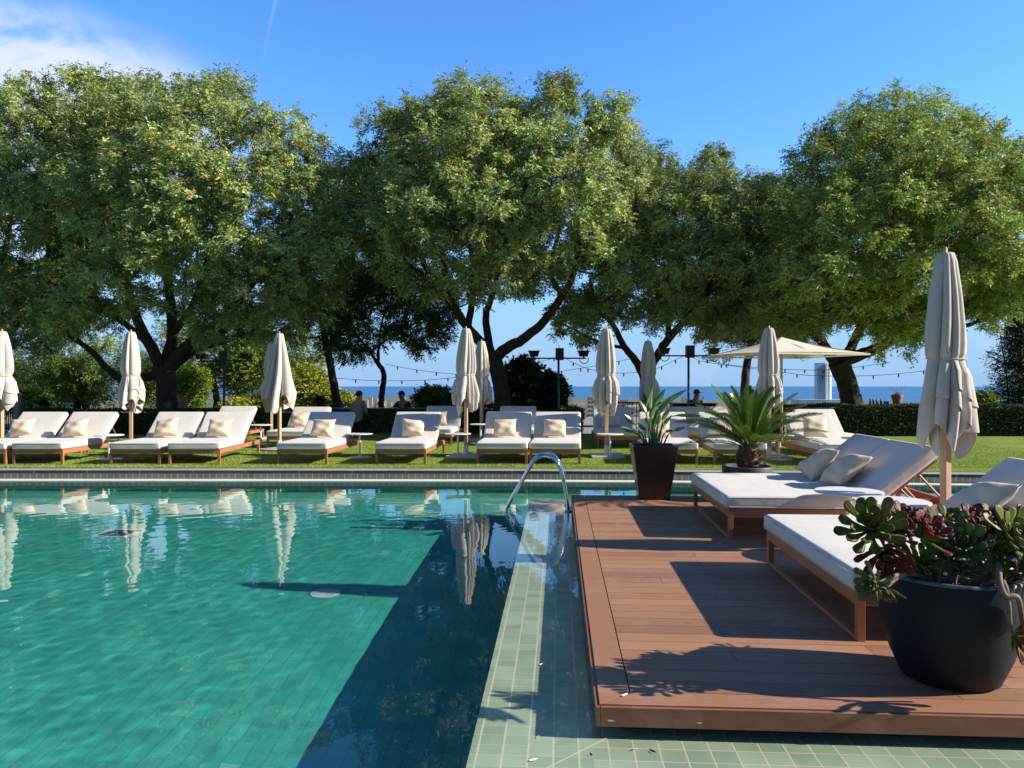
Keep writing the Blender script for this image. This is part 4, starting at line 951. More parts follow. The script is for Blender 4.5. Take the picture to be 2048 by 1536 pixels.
a = MB()
for sx, sy, w_, h_ in ((0, -.19, .42, .04), (0, .19, .42, .04), (-.19, 0, .04, .34), (.19, 0, .04, .34)): a.box((sx, sy, .01), (w_, h_, .02))
q = a.build('frame', M['white'], root); q.cycles.is_caustics_receiver = True
a = MB(); a.box((0, 0, .004), (.335, .335, .006)); a.build('grate', M['black'], root)

# ------------------------------------------------------------------ planters
def strelitzia():
    d = 9.33; x0 = (1306 - 1024) / F * d; root = empty('tall_planter', (x0, d, 0), -A0); tag(root, 'tall tapered dark brown square planter at the far end of the deck', 'planter')
    H = .645; t, bt = .265, .178
    prof = [(bt, 0), (t, H), (t - .022, H), (t - .03, H - .05)]
    V = []; Fq = []
    for r_, z in prof: V += [(-r_, -r_, z), (r_, -r_, z), (r_, r_, z), (-r_, r_, z)]
    for i in range(3):
        for j in range(4): Fq.append((4 * i + j, 4 * i + (j + 1) % 4, 4 * i + 4 + (j + 1) % 4, 4 * i + 4 + j))
    pm = mat('brown_planter', (.055, .028, .024), .28, spec=.5, noise=[(3, (.035, .018, .016), .4, .6)])
    MB().add(V, Fq).build('pot', pm, root, bevel=.006)
    MB().box((0, 0, H - .06), (2 * t - .062, 2 * t - .062, .02)).build('soil', M['soil'], root)
    pl = empty('strelitzia', (x0, d, H - .05)); tag(pl, 'green strelitzia with upright paddle leaves growing in the tall brown planter', 'plant')
    # leaves: base px, bend px, blade start px, tip px, width m, depth offset
    L = [((1300, 888), (1296, 850), (1292, 815), (1310, 762), .035, .02), ((1305, 890), (1304, 850), (1303, 820), (1306, 778), .07, .1), ((1298, 888), (1297, 850), (1291, 824), (1277, 799), .085, -.05),
         ((1308, 890), (1310, 840), (1311, 806), (1330, 777), .085, .05), ((1312, 888), (1316, 850), (1318, 815), (1374, 779), .085, .12), ((1306, 892), (1310, 845), (1308, 835), (1343, 793), .08, -.1),
         ((1305, 893), (1300, 850), (1302, 838), (1313, 806), .09, -.12), ((1309, 893), (1307, 870), (1306, 862), (1318, 818), .085, -.15), ((1292, 886), (1280, 862), (1270, 848), (1249, 829), .075, -.05),
         ((1290, 888), (1278, 870), (1267, 864), (1242, 854), .065, -.12), ((1318, 888), (1322, 860), (1325, 840), (1341, 817), .07, 0), ((1314, 888), (1321, 860), (1329, 850), (1344, 830), .05, .08),
         ((1328, 888), (1336, 870), (1348, 861), (1372, 854), .05, -.05), ((1322, 886), (1326, 872), (1331, 864), (1346, 860), .05, .05), ((1300, 888), (1299, 862), (1297, 850), (1290, 835), .08, -.02),
         ((1295, 888), (1290, 870), (1292, 860), (1275, 845), .06, .1), ((1310, 893), (1313, 860), (1316, 850), (1320, 828), .075, -.18), ((1303, 890), (1298, 868), (1300, 858), (1296, 842), .06, -.2)]
    c0 = np.array([x0, d, H - .05]); rs = np.random.RandomState(4)
    for b_, m_, s_, t_, w, dy in L:
        Wp = [np.array(Q(q[0], q[1], d + dd)) - c0 for q, dd in ((b_, dy * .3), (m_, dy * .8), (s_, dy), (t_, dy * 1.3))]
        pts, rr = smooth_path(Wp[:3], [.011, .009, .006], 5)
        lf = MB(); g = np.array([.10, .19, .055]) * rs.uniform(.75, 1.3); lf.tube(pts, rr, 6, col=g * 1.3)
        # blade
        a, c = Wp[2], Wp[3]; ax = c - a; ln = np.linalg.norm(ax); ax /= ln; sd = np.cross(ax, [rs.normal(0, .5), -1, rs.normal(0, .3)]); sd /= np.linalg.norm(sd); nn = np.cross(ax, sd)
        n = 12; V = []; Cc = []
        for i in range(n + 1):
            t = i / n; ww = w * .42 * (math.sin(PI * min(1, t * .97 + .03) ** .75) ** .75); cen = a + ax * ln * t + nn * .05 * ln * math.sin(PI * t) * rs.choice([1, 1])
            for j in (-1, -.5, 0, .5, 1):
                V.append(cen + sd * ww * j + nn * (abs(j) * ww * .45)); Cc.append(g * (1.5 if j == 0 else 1.35 if abs(j) == 1 and i % 1 == 0 else 1.0))
        lf.add(V, [(i * 5 + j, i * 5 + j + 1, (i + 1) * 5 + j + 1, (i + 1) * 5 + j) for i in range(n) for j in range(4)], np.array(Cc))
        lf.build('leaf', M['glossleaf'], pl, smooth=True, attr=True)
    fl = MB(); a, c = np.array(Q(1352, 831, d)) - c0, np.array(Q(1402, 831, d - .05)) - c0; st, rr = smooth_path([np.array(Q(1318, 888, d)) - c0, np.array(Q(1326, 848, d)) - c0, np.array(Q(1340, 834, d)) - c0, a + (c - a) * .15], [.008, .007, .006, .008], 6)
    fl.tube(st, rr, 6, col=(.16, .15, .06)); fl.tube([a, a + (c - a) * .25 + np.array([0, 0, .004]), a + (c - a) * .7, c], [.008, .022, .018, .003], 10, col=(.42, .40, .03)); fl.build('flower_bud', M['glossleaf'], pl, smooth=True, attr=True)
strelitzia()

def sago():
    d = 9.2; x0 = (1494 - 1024) / F * d; root = empty('bowl_planter', (x0, d, 0)); tag(root, 'low round dark grey bowl planter under the sago palm', 'planter')
    gm = mat('grey_planter', (.06, .068, .08), .55, noise=[(6, (.04, .045, .055), .4, .6)], bump=[(40, .1, .002)])
    MB().lathe([(.17, 0), (.24, .06), (.285, .2), (.292, .39), (.285, .405), (.265, .405), (.262, .34), (0, .34)], n=48).build('bowl', gm, root, smooth=True)
    pl = empty('sago_palm', (x0 + .02, d, .34)); tag(pl, 'green sago palm with stiff feathery fronds in the low grey bowl', 'palm')
    MB().lathe([(.0, .001), (.25, 0)], n=32).build('soil', M['soil'], pl)
    rs = np.random.RandomState(9); tr = MB(); tr.lathe([(.085, 0), (.115, .06), (.12, .14), (.10, .23), (.06, .30), (.02, .32)], n=20, col=(.12, .075, .045))
    for k in range(260):
        z = rs.uniform(.0, .30); a = k * 2.4; r_ = np.interp(z, [0, .06, .14, .23, .3], [.085, .115, .12, .10, .06])
        o = np.array([r_ * math.cos(a), r_ * math.sin(a), z]); dr = np.array([math.cos(a), math.sin(a), .55 + z]); dr /= np.linalg.norm(dr); sd = np.array([-math.sin(a), math.cos(a), 0])
        l_ = .05; c = np.array([.20, .125, .07]) * rs.uniform(.4, 1.3); up = np.cross(dr, sd)
        tr.add([o - sd * .013 - up * .008, o + sd * .013 - up * .008, o + up * .012, o + dr * l_], [(0, 1, 3), (1, 2, 3), (2, 0, 3)], c)
    tr.build('trunk', mat('palm_trunk', (1, 1, 1), .85, attr=True), pl, attr=True)
    nf = 40
    for k in range(nf):
        az = k * 2.399 + rs.normal(0, .1); el = R(np.interp(k, [0, 10, 24, nf], [84, 64, 40, 14])) + rs.normal(0, .06); ln = np.interp(k, [0, 10, nf], [.66, .82, .88]) * rs.uniform(.92, 1.08)
        n = 26; pts = []; p = np.array([.03 * math.cos(az), .03 * math.sin(az), .29]); e = el
        for i in range(n + 1):
            pts.append(p.copy()); e -= (.008 + .026 * (i / n)) * (1.15 if el < 1 else .8); p = p + ln / n * np.array([math.cos(az) * math.cos(e), math.sin(az) * math.cos(e), math.sin(e)])
        pts = np.array(pts); f = MB(); g = np.array([.085, .16, .022]) * rs.uniform(.75, 1.35); f.tube(pts, np.linspace(.006, .0018, n + 1), 4, col=g * 1.6)
        T = unit(np.gradient(pts, axis=0)); sd = np.array([-math.sin(az), math.cos(az), 0]); up = np.cross(sd, T) * -1
        # leaflets
        tt = np.linspace(.12, .99, 74); pc = np.stack([np.interp(tt * n, np.arange(n + 1), pts[:, i]) for i in range(3)], 1); Tc = unit(np.stack([np.interp(tt * n, np.arange(n + 1), T[:, i]) for i in range(3)], 1))
        upc = unit(np.cross(Tc, np.tile(sd, (74, 1))))
        upc = np.where(upc[:, 2:3] < 0, -upc, upc)
        for sg in (-1, 1):
            D = unit(Tc * .75 + sg * sd * .75 + upc * .42 + rs.normal(0, .04, (74, 3))); L_ = .115 * np.sin(PI * np.clip(tt * .86 + .12, 0, 1)) ** .6 + .02
            S_ = unit(np.cross(D, upc)); V, Fq, Cc = quads_from(pc, D, S_, L_, np.full(74, .0125), np.tile(g, (74, 1)) * rs.uniform(.85, 1.2, (74, 1))); f.add(V, Fq, Cc)
        f.build('frond', M['glossleaf'], pl, attr=True)
sago()

def succulent():
    d = 3.63; x0 = (1899 - 1024) / F * d; root = empty('round_pot', (x0, d, 0)); tag(root, 'large round blue-black pot on the near right corner of the deck', 'pot')
    pm = mat('pot_glaze', (.005, .008, .016), .55, spec=.22, noise=[(25, (.012, .016, .026), .62, .72), (2.2, (.014, .017, .024), .5, .75, (1, 1, .4)), (90, (.06, .065, .075), .70, .74)], bump=[(120, .12, .001), (3, .2, .01)])
    rim = mat('pot_rim', (.13, .15, .18), .5, noise=[(20, (.03, .04, .06), .45, .6)])
    MB().lathe([(.0, .0), (.19, .0), (.212, .012), (.262, .13), (.298, .27), (.312, .40), (.308, .488)], n=72).build('pot_wall', pm, root, smooth=True); pw_ = COL.objects[-1]
    MB().lathe([(.308, .488), (.306, .498), (.298, .502), (.286, .500), (.28, .49), (.275, .44)], n=72).build('rim', rim, pw_, smooth=True)
    pl = empty('succulent', (x0, d, .44)); tag(pl, 'tree houseleek with green and burgundy rosettes spilling over the round dark pot', 'succulent')
    MB().lathe([(.0, .015), (.278, 0)], n=40).build('soil', M['soil'], pl)
    c0 = np.array([x0, d, .44]); rs = np.random.RandomState(21)
    def rosette(c, ax, r_, n=34, red=.6, pale=0.0):
        f = MB(); ax = np.array(ax, float); ax /= np.linalg.norm(ax); u = np.cross(ax, [.3, .1, 1.0]); u /= np.linalg.norm(u); v = np.cross(ax, u)
        g = np.array([.24, .34, .035]) * rs.uniform(.8, 1.25) * (1 - pale) + np.array([.07, .13, .07]) * pale; rd = np.array([.15, .018, .035]) * rs.uniform(.7, 1.3)
        for k in range(n):
            t = k / n; a = k * 2.39996; open_ = R(10 + 74 * t ** .9) + rs.normal(0, .09); ln = r_ * (.45 + .66 * min(1, t * 1.4)) * rs.uniform(.85, 1.12)
            rad = u * math.cos(a) + v * math.sin(a); D = ax * math.cos(open_) + rad * math.sin(open_); S = np.cross(D, ax); S /= np.linalg.norm(S) + 1e-9; Nn = np.cross(S, D)
            if Nn @ ax < 0: Nn = -Nn
            w = r_ * .175 * (.55 + .45 * min(1, t * 2)); rows = []; cc = []
            for s, ww in ((.0, .22), (.3, .30), (.55, .50), (.76, .95), (.89, 1.0), (.97, .66), (1.0, .22)):
                cen = D * ln * s + Nn * ln * .14 * s * s; hw_ = w * ww / 1.0; th_ = .012 * r_ / .1 * (1 - s * .5) * .5
                for j, h in ((-1, 0), (-.5, 1), (0, .7), (.5, 1), (1, 0), (.4, -1), (-.4, -1)):
                    rows.append(c + cen + S * hw_ * j + Nn * th_ * h + Nn * abs(j) * hw_ * .25)
                    m_ = np.clip((s - (1.08 - red * .86)) / .42 + (.42 if abs(j) == 1 else 0), 0, 1) * (1 if t > .12 else .3); base = g * (1.35 if s < .3 else 1)
                    cc.append(base * (1 - m_) + rd * m_)
            F_ = []; m7 = 7
            for i in range(6):
                for j in range(7): F_.append((i * m7 + j, i * m7 + (j + 1) % m7, (i + 1) * m7 + (j + 1) % m7, (i + 1) * m7 + j))
            F_.append(tuple(range(6 * m7, 7 * m7)))
            f.add(rows, F_, np.array(cc))
        f.build('rosette', M['aeonium'], pl, smooth=True, attr=True)
    RS = [  # px, py, radius px, depth, axis, red
        (1742, 1060, 54, 3.42, (-.35, -.75, .55), .45, 0), (1770, 1098, 48, 3.50, (-.2, -.6, -.35), .85, 0), (1808, 1036, 38, 3.55, (.1, -.3, .95), .8, 0), (1846, 1066, 48, 3.50, (.25, -.5, .8), .75, 0),
        (1900, 1050, 42, 3.62, (-.1, -.35, .9), .35, .5), (1945, 1046, 46, 3.66, (0, -.3, .95), .7, 0), (1925, 1092, 46, 3.48, (-.35, -.7, .5), .25, .8), (1985, 1042, 44, 3.70, (.1, -.25, .95), .7, 0),
        (2018, 1078, 56, 3.48, (.15, -.75, .6), .3, 0), (2050, 1050, 46, 3.66, (.3, -.3, .9), .45, .3), (1752, 1166, 34, 3.38, (-.8, -.35, .1), .3, .6), (1772, 1178, 28, 3.40, (-.1, -.5, -.8), .5, .5),
        (1873, 1092, 34, 3.62, (0, -.6, .8), .2, .6), (1842, 1128, 34, 3.55, (-.1, -.7, .7), .1, .2), (1925, 1140, 28, 3.44, (0, -.7, .7), .1, .7), (2042, 1128, 40, 3.42, (.3, -.7, .1), .7, 0),
        (2028, 1268, 46, 3.27, (.5, -.7, -.1), .75, 0), (1975, 1075, 40, 3.58, (0, -.5, .8), .8, 0), (1960, 1110, 36, 3.6, (0, -.6, .7), .3, .5), (2075, 1100, 50, 3.6, (.5, -.4, .7), .5, 0),
        (1795, 1075, 36, 3.58, (-.1, -.6, .7), .5, .2), (1890, 1112, 36, 3.5, (-.1, -.8, .5), .3, .5), (1990, 1108, 40, 3.45, (.1, -.8, .4), .4, .2), (1870, 1055, 30, 3.75, (0, .2, 1), .7, 0), (2010, 1038, 32, 3.85, (0, .3, 1), .8, 0), (2100, 1190, 40, 3.5, (.7, -.5, .2), .6, 0)]
    for px, py, r_, dd, ax, red, pale in RS:
        c = np.array(Q(px, py, dd)) - c0; rr = r_ / F * dd * (1.14 if py < 1060 and px > 1780 else 1.16); c[2] -= .022 if px > 1780 and py < 1070 else 0; rosette(c, ax, rr, int(20 + r_ * .26), red, pale)
        # stem from the soil to the rosette
        a_ = math.atan2(c[1], c[0]); q = np.array([.16 * math.cos(a_), .16 * math.sin(a_), 0]) + np.r_[rs.normal(0, .03, 2), 0]
        hang = c[2] < .12 and math.hypot(c[0], c[1]) > .25
        mid = (q + c) / 2 + np.array([0, 0, .05]) if not hang else np.array([.31 * math.cos(a_), .31 * math.sin(a_), .085])
        b_ = c - unit(np.array(ax, float)) * rr * .1
        pts, rd_ = smooth_path([q, mid, b_], [.013, .011, .008], 6)
        MB().tube(pts, rd_, 7).build('branch', M['stem'], pl, smooth=True)
    pts, rd_ = smooth_path([np.array(Q(1975, 1160, 3.5)) - c0, np.array(Q(1995, 1125, 3.4)) - c0, np.array(Q(2000, 1165, 3.32)) - c0, np.array(Q(2012, 1192, 3.30)) - c0, np.array(Q(2036, 1196, 3.30)) - c0, np.array(Q(2046, 1250, 3.33)) - c0], [.012, .013, .012, .012, .011, .009], 6)
    MB().tube(pts, rd_, 9).build('branch', M['stem'], pl, smooth=True)
    pts, rd_ = smooth_path([np.array(Q(1940, 1178, 3.5)) - c0, np.array(Q(1965, 1150, 3.46)) - c0, np.array(Q(1985, 1112, 3.46)) - c0], [.022, .019, .014], 6)
    MB().tube(pts, rd_, 9).build('branch', M['stem'], pl, smooth=True)
    lit = MB(); n = 160; a = rs.uniform(0, 6.28, n); r_ = .26 * rs.rand(n) ** .5; O = np.c_[r_ * np.cos(a), r_ * np.sin(a), np.full(n, .02) + rs.rand(n) * .03]; D = unit(np.c_[np.cos(a), np.sin(a), rs.uniform(-.1, .8, n)] + rs.normal(0, .5, (n, 3)))
    V, Fq, Cc = quads_from(O, D, unit(np.cross(D, rs.normal(0, 1, (n, 3)))), rs.uniform(.03, .09, n), rs.uniform(.008, .02, n), np.array([.09, .06, .05]) * rs.uniform(.4, 1.8, (n, 1))); lit.add(V, Fq, Cc); lit.build('dry_leaves', M['leaf'], pl, attr=True)
succulent()

def petals():
    rs = np.random.RandomState(6)
    pts = [(1213, 1441, -.045, 'f'), (1372, 1446, -.05, 'f'), (1250, 1392, 0, 'd'), (1163, 1056, 0, 'd'), (1300, 1015, 0, 'd'), (1540, 1052, 0, 'd'), (1380, 1246, 0, 'd'), (1272, 1500, LZ, 'l'), (1182, 1512, LZ, 'l'), (1305, 1505, LZ, 'l'), (1068, 1522, LZ, 'l'), (1077, 1476, LZ, 'l'), (1110, 1210, LZ, 'l'), (1085, 1330, LZ, 'l')]
    for i, (px, py, z, w) in enumerate(pts):
        if w == 'f': p = DK(*((.045, -.0235) if i == 0 else (.42, -.0235)), -.06)
        else: p = np.array(P(px, py, z)) + [0, 0, .0045]
        brown = w == 'l' and i in (8, 9); lab = 'tiny dry brown leaf lying on the front tile ledge' if brown else {'f': 'tiny white petal stuck on the front edge board of the deck', 'd': 'tiny white petal fallen on the wooden deck', 'l': 'tiny white petal floating on the wet tile ledge'}[w]
        root = tag(empty('fallen_leaf' if brown else 'petal', tuple(p), rs.rand() * 6), lab, 'leaf' if brown else 'petal', {True: 'dry leaves on the ledge'}.get(brown, {'f': 'petals on the deck edge', 'd': 'petals on the deck', 'l': 'petals on the ledge'}[w]))
        L_ = rs.uniform(.012, .022); a = MB(); n = 7; V = []
        for k in range(n):
            t = k / (n - 1); ww = L_ * .28 * math.sin(PI * (.08 + .86 * t)); V += [(L_ * (t * 2 - 1), -ww, .004 * t * t), (L_ * (t * 2 - 1), ww, .003 + .002 * t)]
        a.add(V, [(2 * k, 2 * k + 2, 2 * k + 3, 2 * k + 1) for k in range(n - 1)]); o = a.build('blade', M['darkwood'] if brown else M['lip'], root, smooth=True)
        if w == 'f': root.rotation_euler = (R(90), 0, -A0)
petals()

# ------------------------------------------------------------------ terrace: bar, light masts, lights, people
def Tz(z): return z + .58
def bar():
    d = 22.6; x0, x1 = hx(598, d), hx(975, d); zt = EYE - (816 - 768) / F * d; root = empty('bar_counter', ((x0 + x1) / 2, d, -.58)); tag(root, 'dark wooden bar counter behind the lawn with a plant-covered front', 'bar counter')
    W = x1 - x0; h = zt + .58
    MB().box((0, 0, h - .025), (W, .7, .05)).build('counter_top', M['darkwood'], root, bevel=.005)
    MB().box((0, .02, (h - .05) / 2), (W - .1, .5, h - .052)).build('front_panel', M['darkwood'], root)
    iv = empty('ivy', ((x0 + x1) / 2, d - .26, -.58)); tag(iv, 'dark climbing ivy covering the front of the bar counter', 'ivy')
    rs = np.random.RandomState(8); n = 2600; xx = rs.uniform(hx(735, d), hx(960, d), n) - (x0 + x1) / 2; zz = rs.uniform(.1, h - .08, n)
    mb = MB(); sprigs(mb, np.c_[xx, rs.normal(0, .03, n), zz], unit(np.c_[rs.normal(0, .6, n), -np.ones(n), rs.normal(0, .6, n)]), rs, 4, .025, .06, .045, colf=green(rs, (.05, .11, .03), (.18, .26, .06), .04)); mb.build('foliage', M['leaf'], iv, attr=True)
bar()
def mast(px, ybar, ybot, d, xl, xr, label, lights, box=True, hooks=True):
    x, _, z = Q(px, ybar, d); root = empty('light_mast', (x, d, -.58)); tag(root, label, 'light mast', 'light masts on the terrace'); h = z + .58
    gm = mat_grey
    MB().tube([(0, 0, 0), (0, 0, h)], .035, 10).build('pole', gm, root, smooth=True)
    MB().tube([((xl - px) / F * d, 0, h), ((xr - px) / F * d, 0, h)], .022, 8).build('crossbar', M['black'], root, smooth=True)
    MB().rbox((.03, -.06, h + .12), (.24, .22, .36), .015, 2, 1).build('speaker', M['black'], root)
    for k, lx in enumerate(lights):
        X = (lx - px) / F * d
        f = MB(); f.box((X, -.02, h + .02), (.05, .05, .05)); V = [(X - .12, -.08, h + .05), (X + .12, -.08, h + .05), (X + .12, .08, h + .05), (X - .12, .08, h + .05), (X - .16, -.12, h + .2), (X + .16, -.12, h + .2), (X + .16, .1, h + .2), (X - .16, .1, h + .2)]
        f.add(V, [(3, 2, 1, 0), (4, 5, 6, 7), (0, 1, 5, 4), (1, 2, 6, 5), (2, 3, 7, 6), (3, 0, 4, 7)]); f.box((X, -.01, h + .215), (.36, .26, .02)); f.build('floodlight', M['black'], root)
        t = np.linspace(-.3, PI + .4, 12); c = np.c_[X + .02 + .13 * np.cos(t + PI), np.zeros(12), h - .03 + .13 * np.sin(t + PI) * 1.0]
        MB().tube(c, .012, 5).build('cable_loop', M['black'], root)
mat_grey = mat('grey_metal', (.10, .13, .17), .5, metal=.3)
mast(448, 722, 815, 23.6, 398, 505, 'leftmost light mast with floodlights and speaker among the shrubs', (403, 495))
mast(1117, 716.5, 820, 23.0, 1063, 1172, 'middle light mast with two floodlights standing against the sea, right of the central tree', (1068, 1167))
mast(1377, 711.5, 835, 22.6, 1322, 1432, 'right-hand light mast beside the person in the cap', (1328, 1427))

def string(name, pts, label, step=.9, first=.4):
    W = np.array([Q(*p) for p in pts]); path, rr = smooth_path(W, [.007] * len(W), 8); root = empty(name, tuple(path[0])); tag(root, label, 'string lights', 'festoon lights over the terrace')
    o = path[0]; MB().tube(path - o, .0075, 5).build('cable', M['black'], root)
    seg = np.r_[0, np.cumsum(np.linalg.norm(np.diff(path, axis=0), axis=1))]; s = first
    while s < seg[-1]:
        p = np.array([np.interp(s, seg, path[:, i]) for i in range(3)]) - o
        bm_ = MB(); bm_.lathe([(0, .0), (.02, -.003), (.024, -.055), (.016, -.065)], tuple(p), 8); b1 = bm_.build('socket', M['black'], root)
        MB().lathe([(.012, -.062), (.02, -.08), (.021, -.09), (.014, -.105), (0, -.11)], tuple(p), 10).build('bulb', bulb_m, b1, smooth=True)
        s += step
bulb_m = mat('bulb_glass', (.10, .11, .12), .15)
string('string_lights', [(640, 752, 24), (700, 758.5, 24), (765, 761.5, 24), (845, 760.5, 24), (913, 754.5, 24), (960, 747, 24), (1000, 741, 24), (1060, 728, 24), (1117, 714, 23.2)], 'lower string of festoon lights passing in front of the slender tree', .72)
string('string_lights', [(770, 728, 24.2), (810, 736, 24.2), (849, 742, 24.2), (884, 746, 24.2), (930, 749, 24.2), (985, 750, 24.2)], 'upper string of festoon lights between the slender tree and the central tree', .62)
string('string_lights', [(1126, 714, 23), (1150, 727, 23.2), (1178, 738, 23.4), (1226, 746, 23.4), (1275, 745, 23.4)], 'string of festoon lights falling right from the middle light mast to the V-trunked tree', .55)
string('string_lights', [(1020, 752, 23.8), (1098, 745, 23.8), (1133, 741, 23.8), (1194, 731, 23.8), (1260, 718, 23.8)], 'string of festoon lights rising right behind the middle light mast', .6)
string('string_lights', [(1300, 742, 23.4), (1323, 733, 23.2), (1359, 716, 22.8), (1377, 709, 22.6)], 'short string of festoon lights rising to the right-hand light mast', .5)
string('string_lights', [(1380, 711, 22.6), (1398, 721, 22.8), (1436, 728, 23), (1473, 733, 23), (1512, 738, 23), (1558, 743.5, 23), (1602, 749.5, 23), (1654, 752, 23), (1704, 752, 23), (1756, 750.5, 23), (1830, 744, 23), (1920, 730, 23)], 'long low string of festoon lights crossing behind the open parasol and the leaning tree', .76)
string('string_lights', [(1390, 713, 23.6), (1460, 730, 23.6), (1558, 738, 23.6), (1623, 740, 23.6), (1662, 739, 23.6), (1715, 734, 23.6), (1780, 725, 23.6)], 'upper string of festoon lights crossing in front of the glass tower', .6)

def blob(mb_pts, rads, name, m_, parent, sub=2, edges=None):
    """one continuous skinned body: points, radii and edges"""
    me = bpy.data.meshes.new(name); me.from_pydata([tuple(p) for p in mb_pts], edges, []); o = bpy.data.objects.new(name, me); COL.objects.link(o); me.materials.append(m_)
    if parent is not None: o.parent = parent
    sk = o.modifiers.new('skin', 'SKIN'); sk.use_smooth_shade = True
    for v, r_ in zip(me.skin_vertices[0].data, rads): v.radius = r_ if isinstance(r_, tuple) else (r_, r_)
    me.skin_vertices[0].data[0].use_root = True
    ss = o.modifiers.new('sub', 'SUBSURF'); ss.levels = ss.render_levels = sub
    return o
skin_m = mat('skin', (.42, .25, .17), .55); hair_m = mat('hair', (.012, .010, .009), .6)
def person(loc, rzv, label, shirt, trousers, armR, armL, lean=0.0, cap=False, seated=False, head_turn=(0, 0), longsleeve=True):
    """1.75 m tall, facing local -y. armR/armL: elbow and wrist offsets from the shoulder"""
    root = empty('person', loc, rzv); tag(root, label, 'person')
    H = .0 if not seated else -.42; L = lean
    pel = np.array([0, 0, .95 + H]); ch = np.array([0, -.12 * L, 1.22 + H]); sh = np.array([0, -.2 * L, 1.42 + H]); nk = np.array([0, -.23 * L, 1.50 + H]); hd = nk + np.array([.02 * head_turn[0], -.03 - .05 * L + .02 * head_turn[1], .13])
    V = [pel, ch, sh, nk, hd - [0, 0, .02], hd + [0, 0, .07]]; Rr = [(.14, .11), (.145, .11), (.13, .09), .064, (.086, .098), (.086, .10)]; E_ = [(0, 1), (1, 2), (2, 3), (3, 4), (4, 5)]
    VT = [pel * [1, 1, 1] + [0, 0, -.03], ch, sh]; RT = [(.165, .13), (.17, .13), (.155, .105)]; ET = [(0, 1), (1, 2)]
    for sg, arm in ((1, armR), (-1, armL)):
        s0 = sh + [sg * .17, 0, -.01]; el = s0 + np.array(arm[0]); wr = s0 + np.array(arm[1]); n0 = len(V)
        V += [s0, el, wr]; Rr += [.055, .042, .028]; E_ += [(2, n0), (n0, n0 + 1), (n0 + 1, n0 + 2)]
        hv = unit(wr - el); palm = wr + hv * .07; V.append(palm); Rr.append((.034, .02)); E_.append((n0 + 2, n0 + 3)); side = unit(np.cross(hv, [0, .3, 1.0]))
        for q in range(4):
            V.append(palm + hv * (.045 + .01 * (q in (1, 2))) + side * (q - 1.5) * .019 + [0, 0, -.01]); Rr.append(.0085); E_.append((n0 + 3, len(V) - 1))
        V.append(wr + hv * .045 + side * -.05); Rr.append(.0095); E_.append((n0 + 2, len(V) - 1))
        m0 = len(VT); VT += [s0, el] + ([wr - hv * .02] if longsleeve else []); RT += [.068, .056] + ([.042] if longsleeve else []); ET += [(2, m0), (m0, m0 + 1)] + ([(m0 + 1, m0 + 2)] if longsleeve else [])
    VL = [pel + [0, 0, .03]]; RL = [(.155, .125)]; EL = []
    for sg in (1, -1):
        n0 = len(V)
        if seated: kn = np.array([sg * .1, -.42, .93 + H]); an = np.array([sg * .1, -.40, .50 + H])
        else: kn = np.array([sg * .1, -.01, .50]); an = np.array([sg * .11, .02, .09])
        hp = pel + [sg * .09, 0, -.06]; V += [hp, kn, an, an + [0, -.14, -.05]]; Rr += [.085, .058, .04, .038]; E_ += [(0, n0), (n0, n0 + 1), (n0 + 1, n0 + 2), (n0 + 2, n0 + 3)]
        m0 = len(VL); VL += [hp, kn, an + [0, 0, .03]]; RL += [.105, .075, .065]; EL += [(0, m0), (m0, m0 + 1), (m0 + 1, m0 + 2)]
    V.append(hd + [0, -.098, .015]); Rr.append(.013); E_.append((4, len(V) - 1))
    blob(V, Rr, 'body', skin_m, root, 2, E_); blob(VT, RT, 'shirt', shirt, root, 2, ET); blob(VL, RL, 'trousers', trousers, root, 2, EL)
    # hair or cap over the back and top of the head
    hb = MB(); top = hd + [0, .012, .045]; th = np.linspace(0, PI * .62, 9); n = 20; rows = []
    for t in th:
        for j in range(n):
            a = 2 * PI * j / n; back_ = .5 + .5 * math.sin(a); r_ = math.sin(min(t, PI * (.40 + .25 * back_))); zz = math.cos(min(t, PI * (.40 + .25 * back_)))
            rows.append(top + np.array([.104 * r_ * math.cos(a), .119 * r_ * math.sin(a), .112 * zz]))
    hb.add(rows, [(i * n + j, (i + 1) * n + j, (i + 1) * n + (j + 1) % n, i * n + (j + 1) % n) for i in range(8) for j in range(n)])
    hb.build('cap' if cap else 'hair', M['black'] if cap else hair_m, root, smooth=True)
    if cap: MB().rbox(tuple(hd + [0, -.15, .055]), (.15, .13, .012), .006, 2, 1).build('cap_brim', M['black'], root, smooth=True)
    return root
shirt_g = mat('grey_shirt', (.27, .27, .22), .9); black_c = mat('black_cloth', (.012, .013, .016), .9); trs = mat('dark_trousers', (.012, .013, .018), .9); apron = mat('blue_grey_cloth', (.09, .12, .18), .9)
d = 21.9; person((hx(715, d), d, -.59), R(165), 'person in loose grey shirt and dark trousers standing at the bar counter, back turned', shirt_g, trs, ((.06, -.06, -.27), (.02, -.25, -.36)), ((-.06, -.05, -.27), (-.0, -.25, -.33)), .3, longsleeve=False)
d = 23.4; person((hx(811, d), d, -.60), R(-18), 'person in a black top looking down behind the bar counter', black_c, apron, ((.14, -.06, -.24), (-.06, -.24, -.33)), ((-.16, -.05, -.24), (.02, -.26, -.36)), .9, head_turn=(1, -2))
d = 23.6; person((hx(1387, d), d, -.56), R(25), 'person in dark clothes and a black cap beside the right-hand light mast', black_c, trs, ((.10, -.10, -.25), (.02, -.3, -.3)), ((-.12, -.08, -.25), (-.02, -.3, -.3)), .5, cap=True)

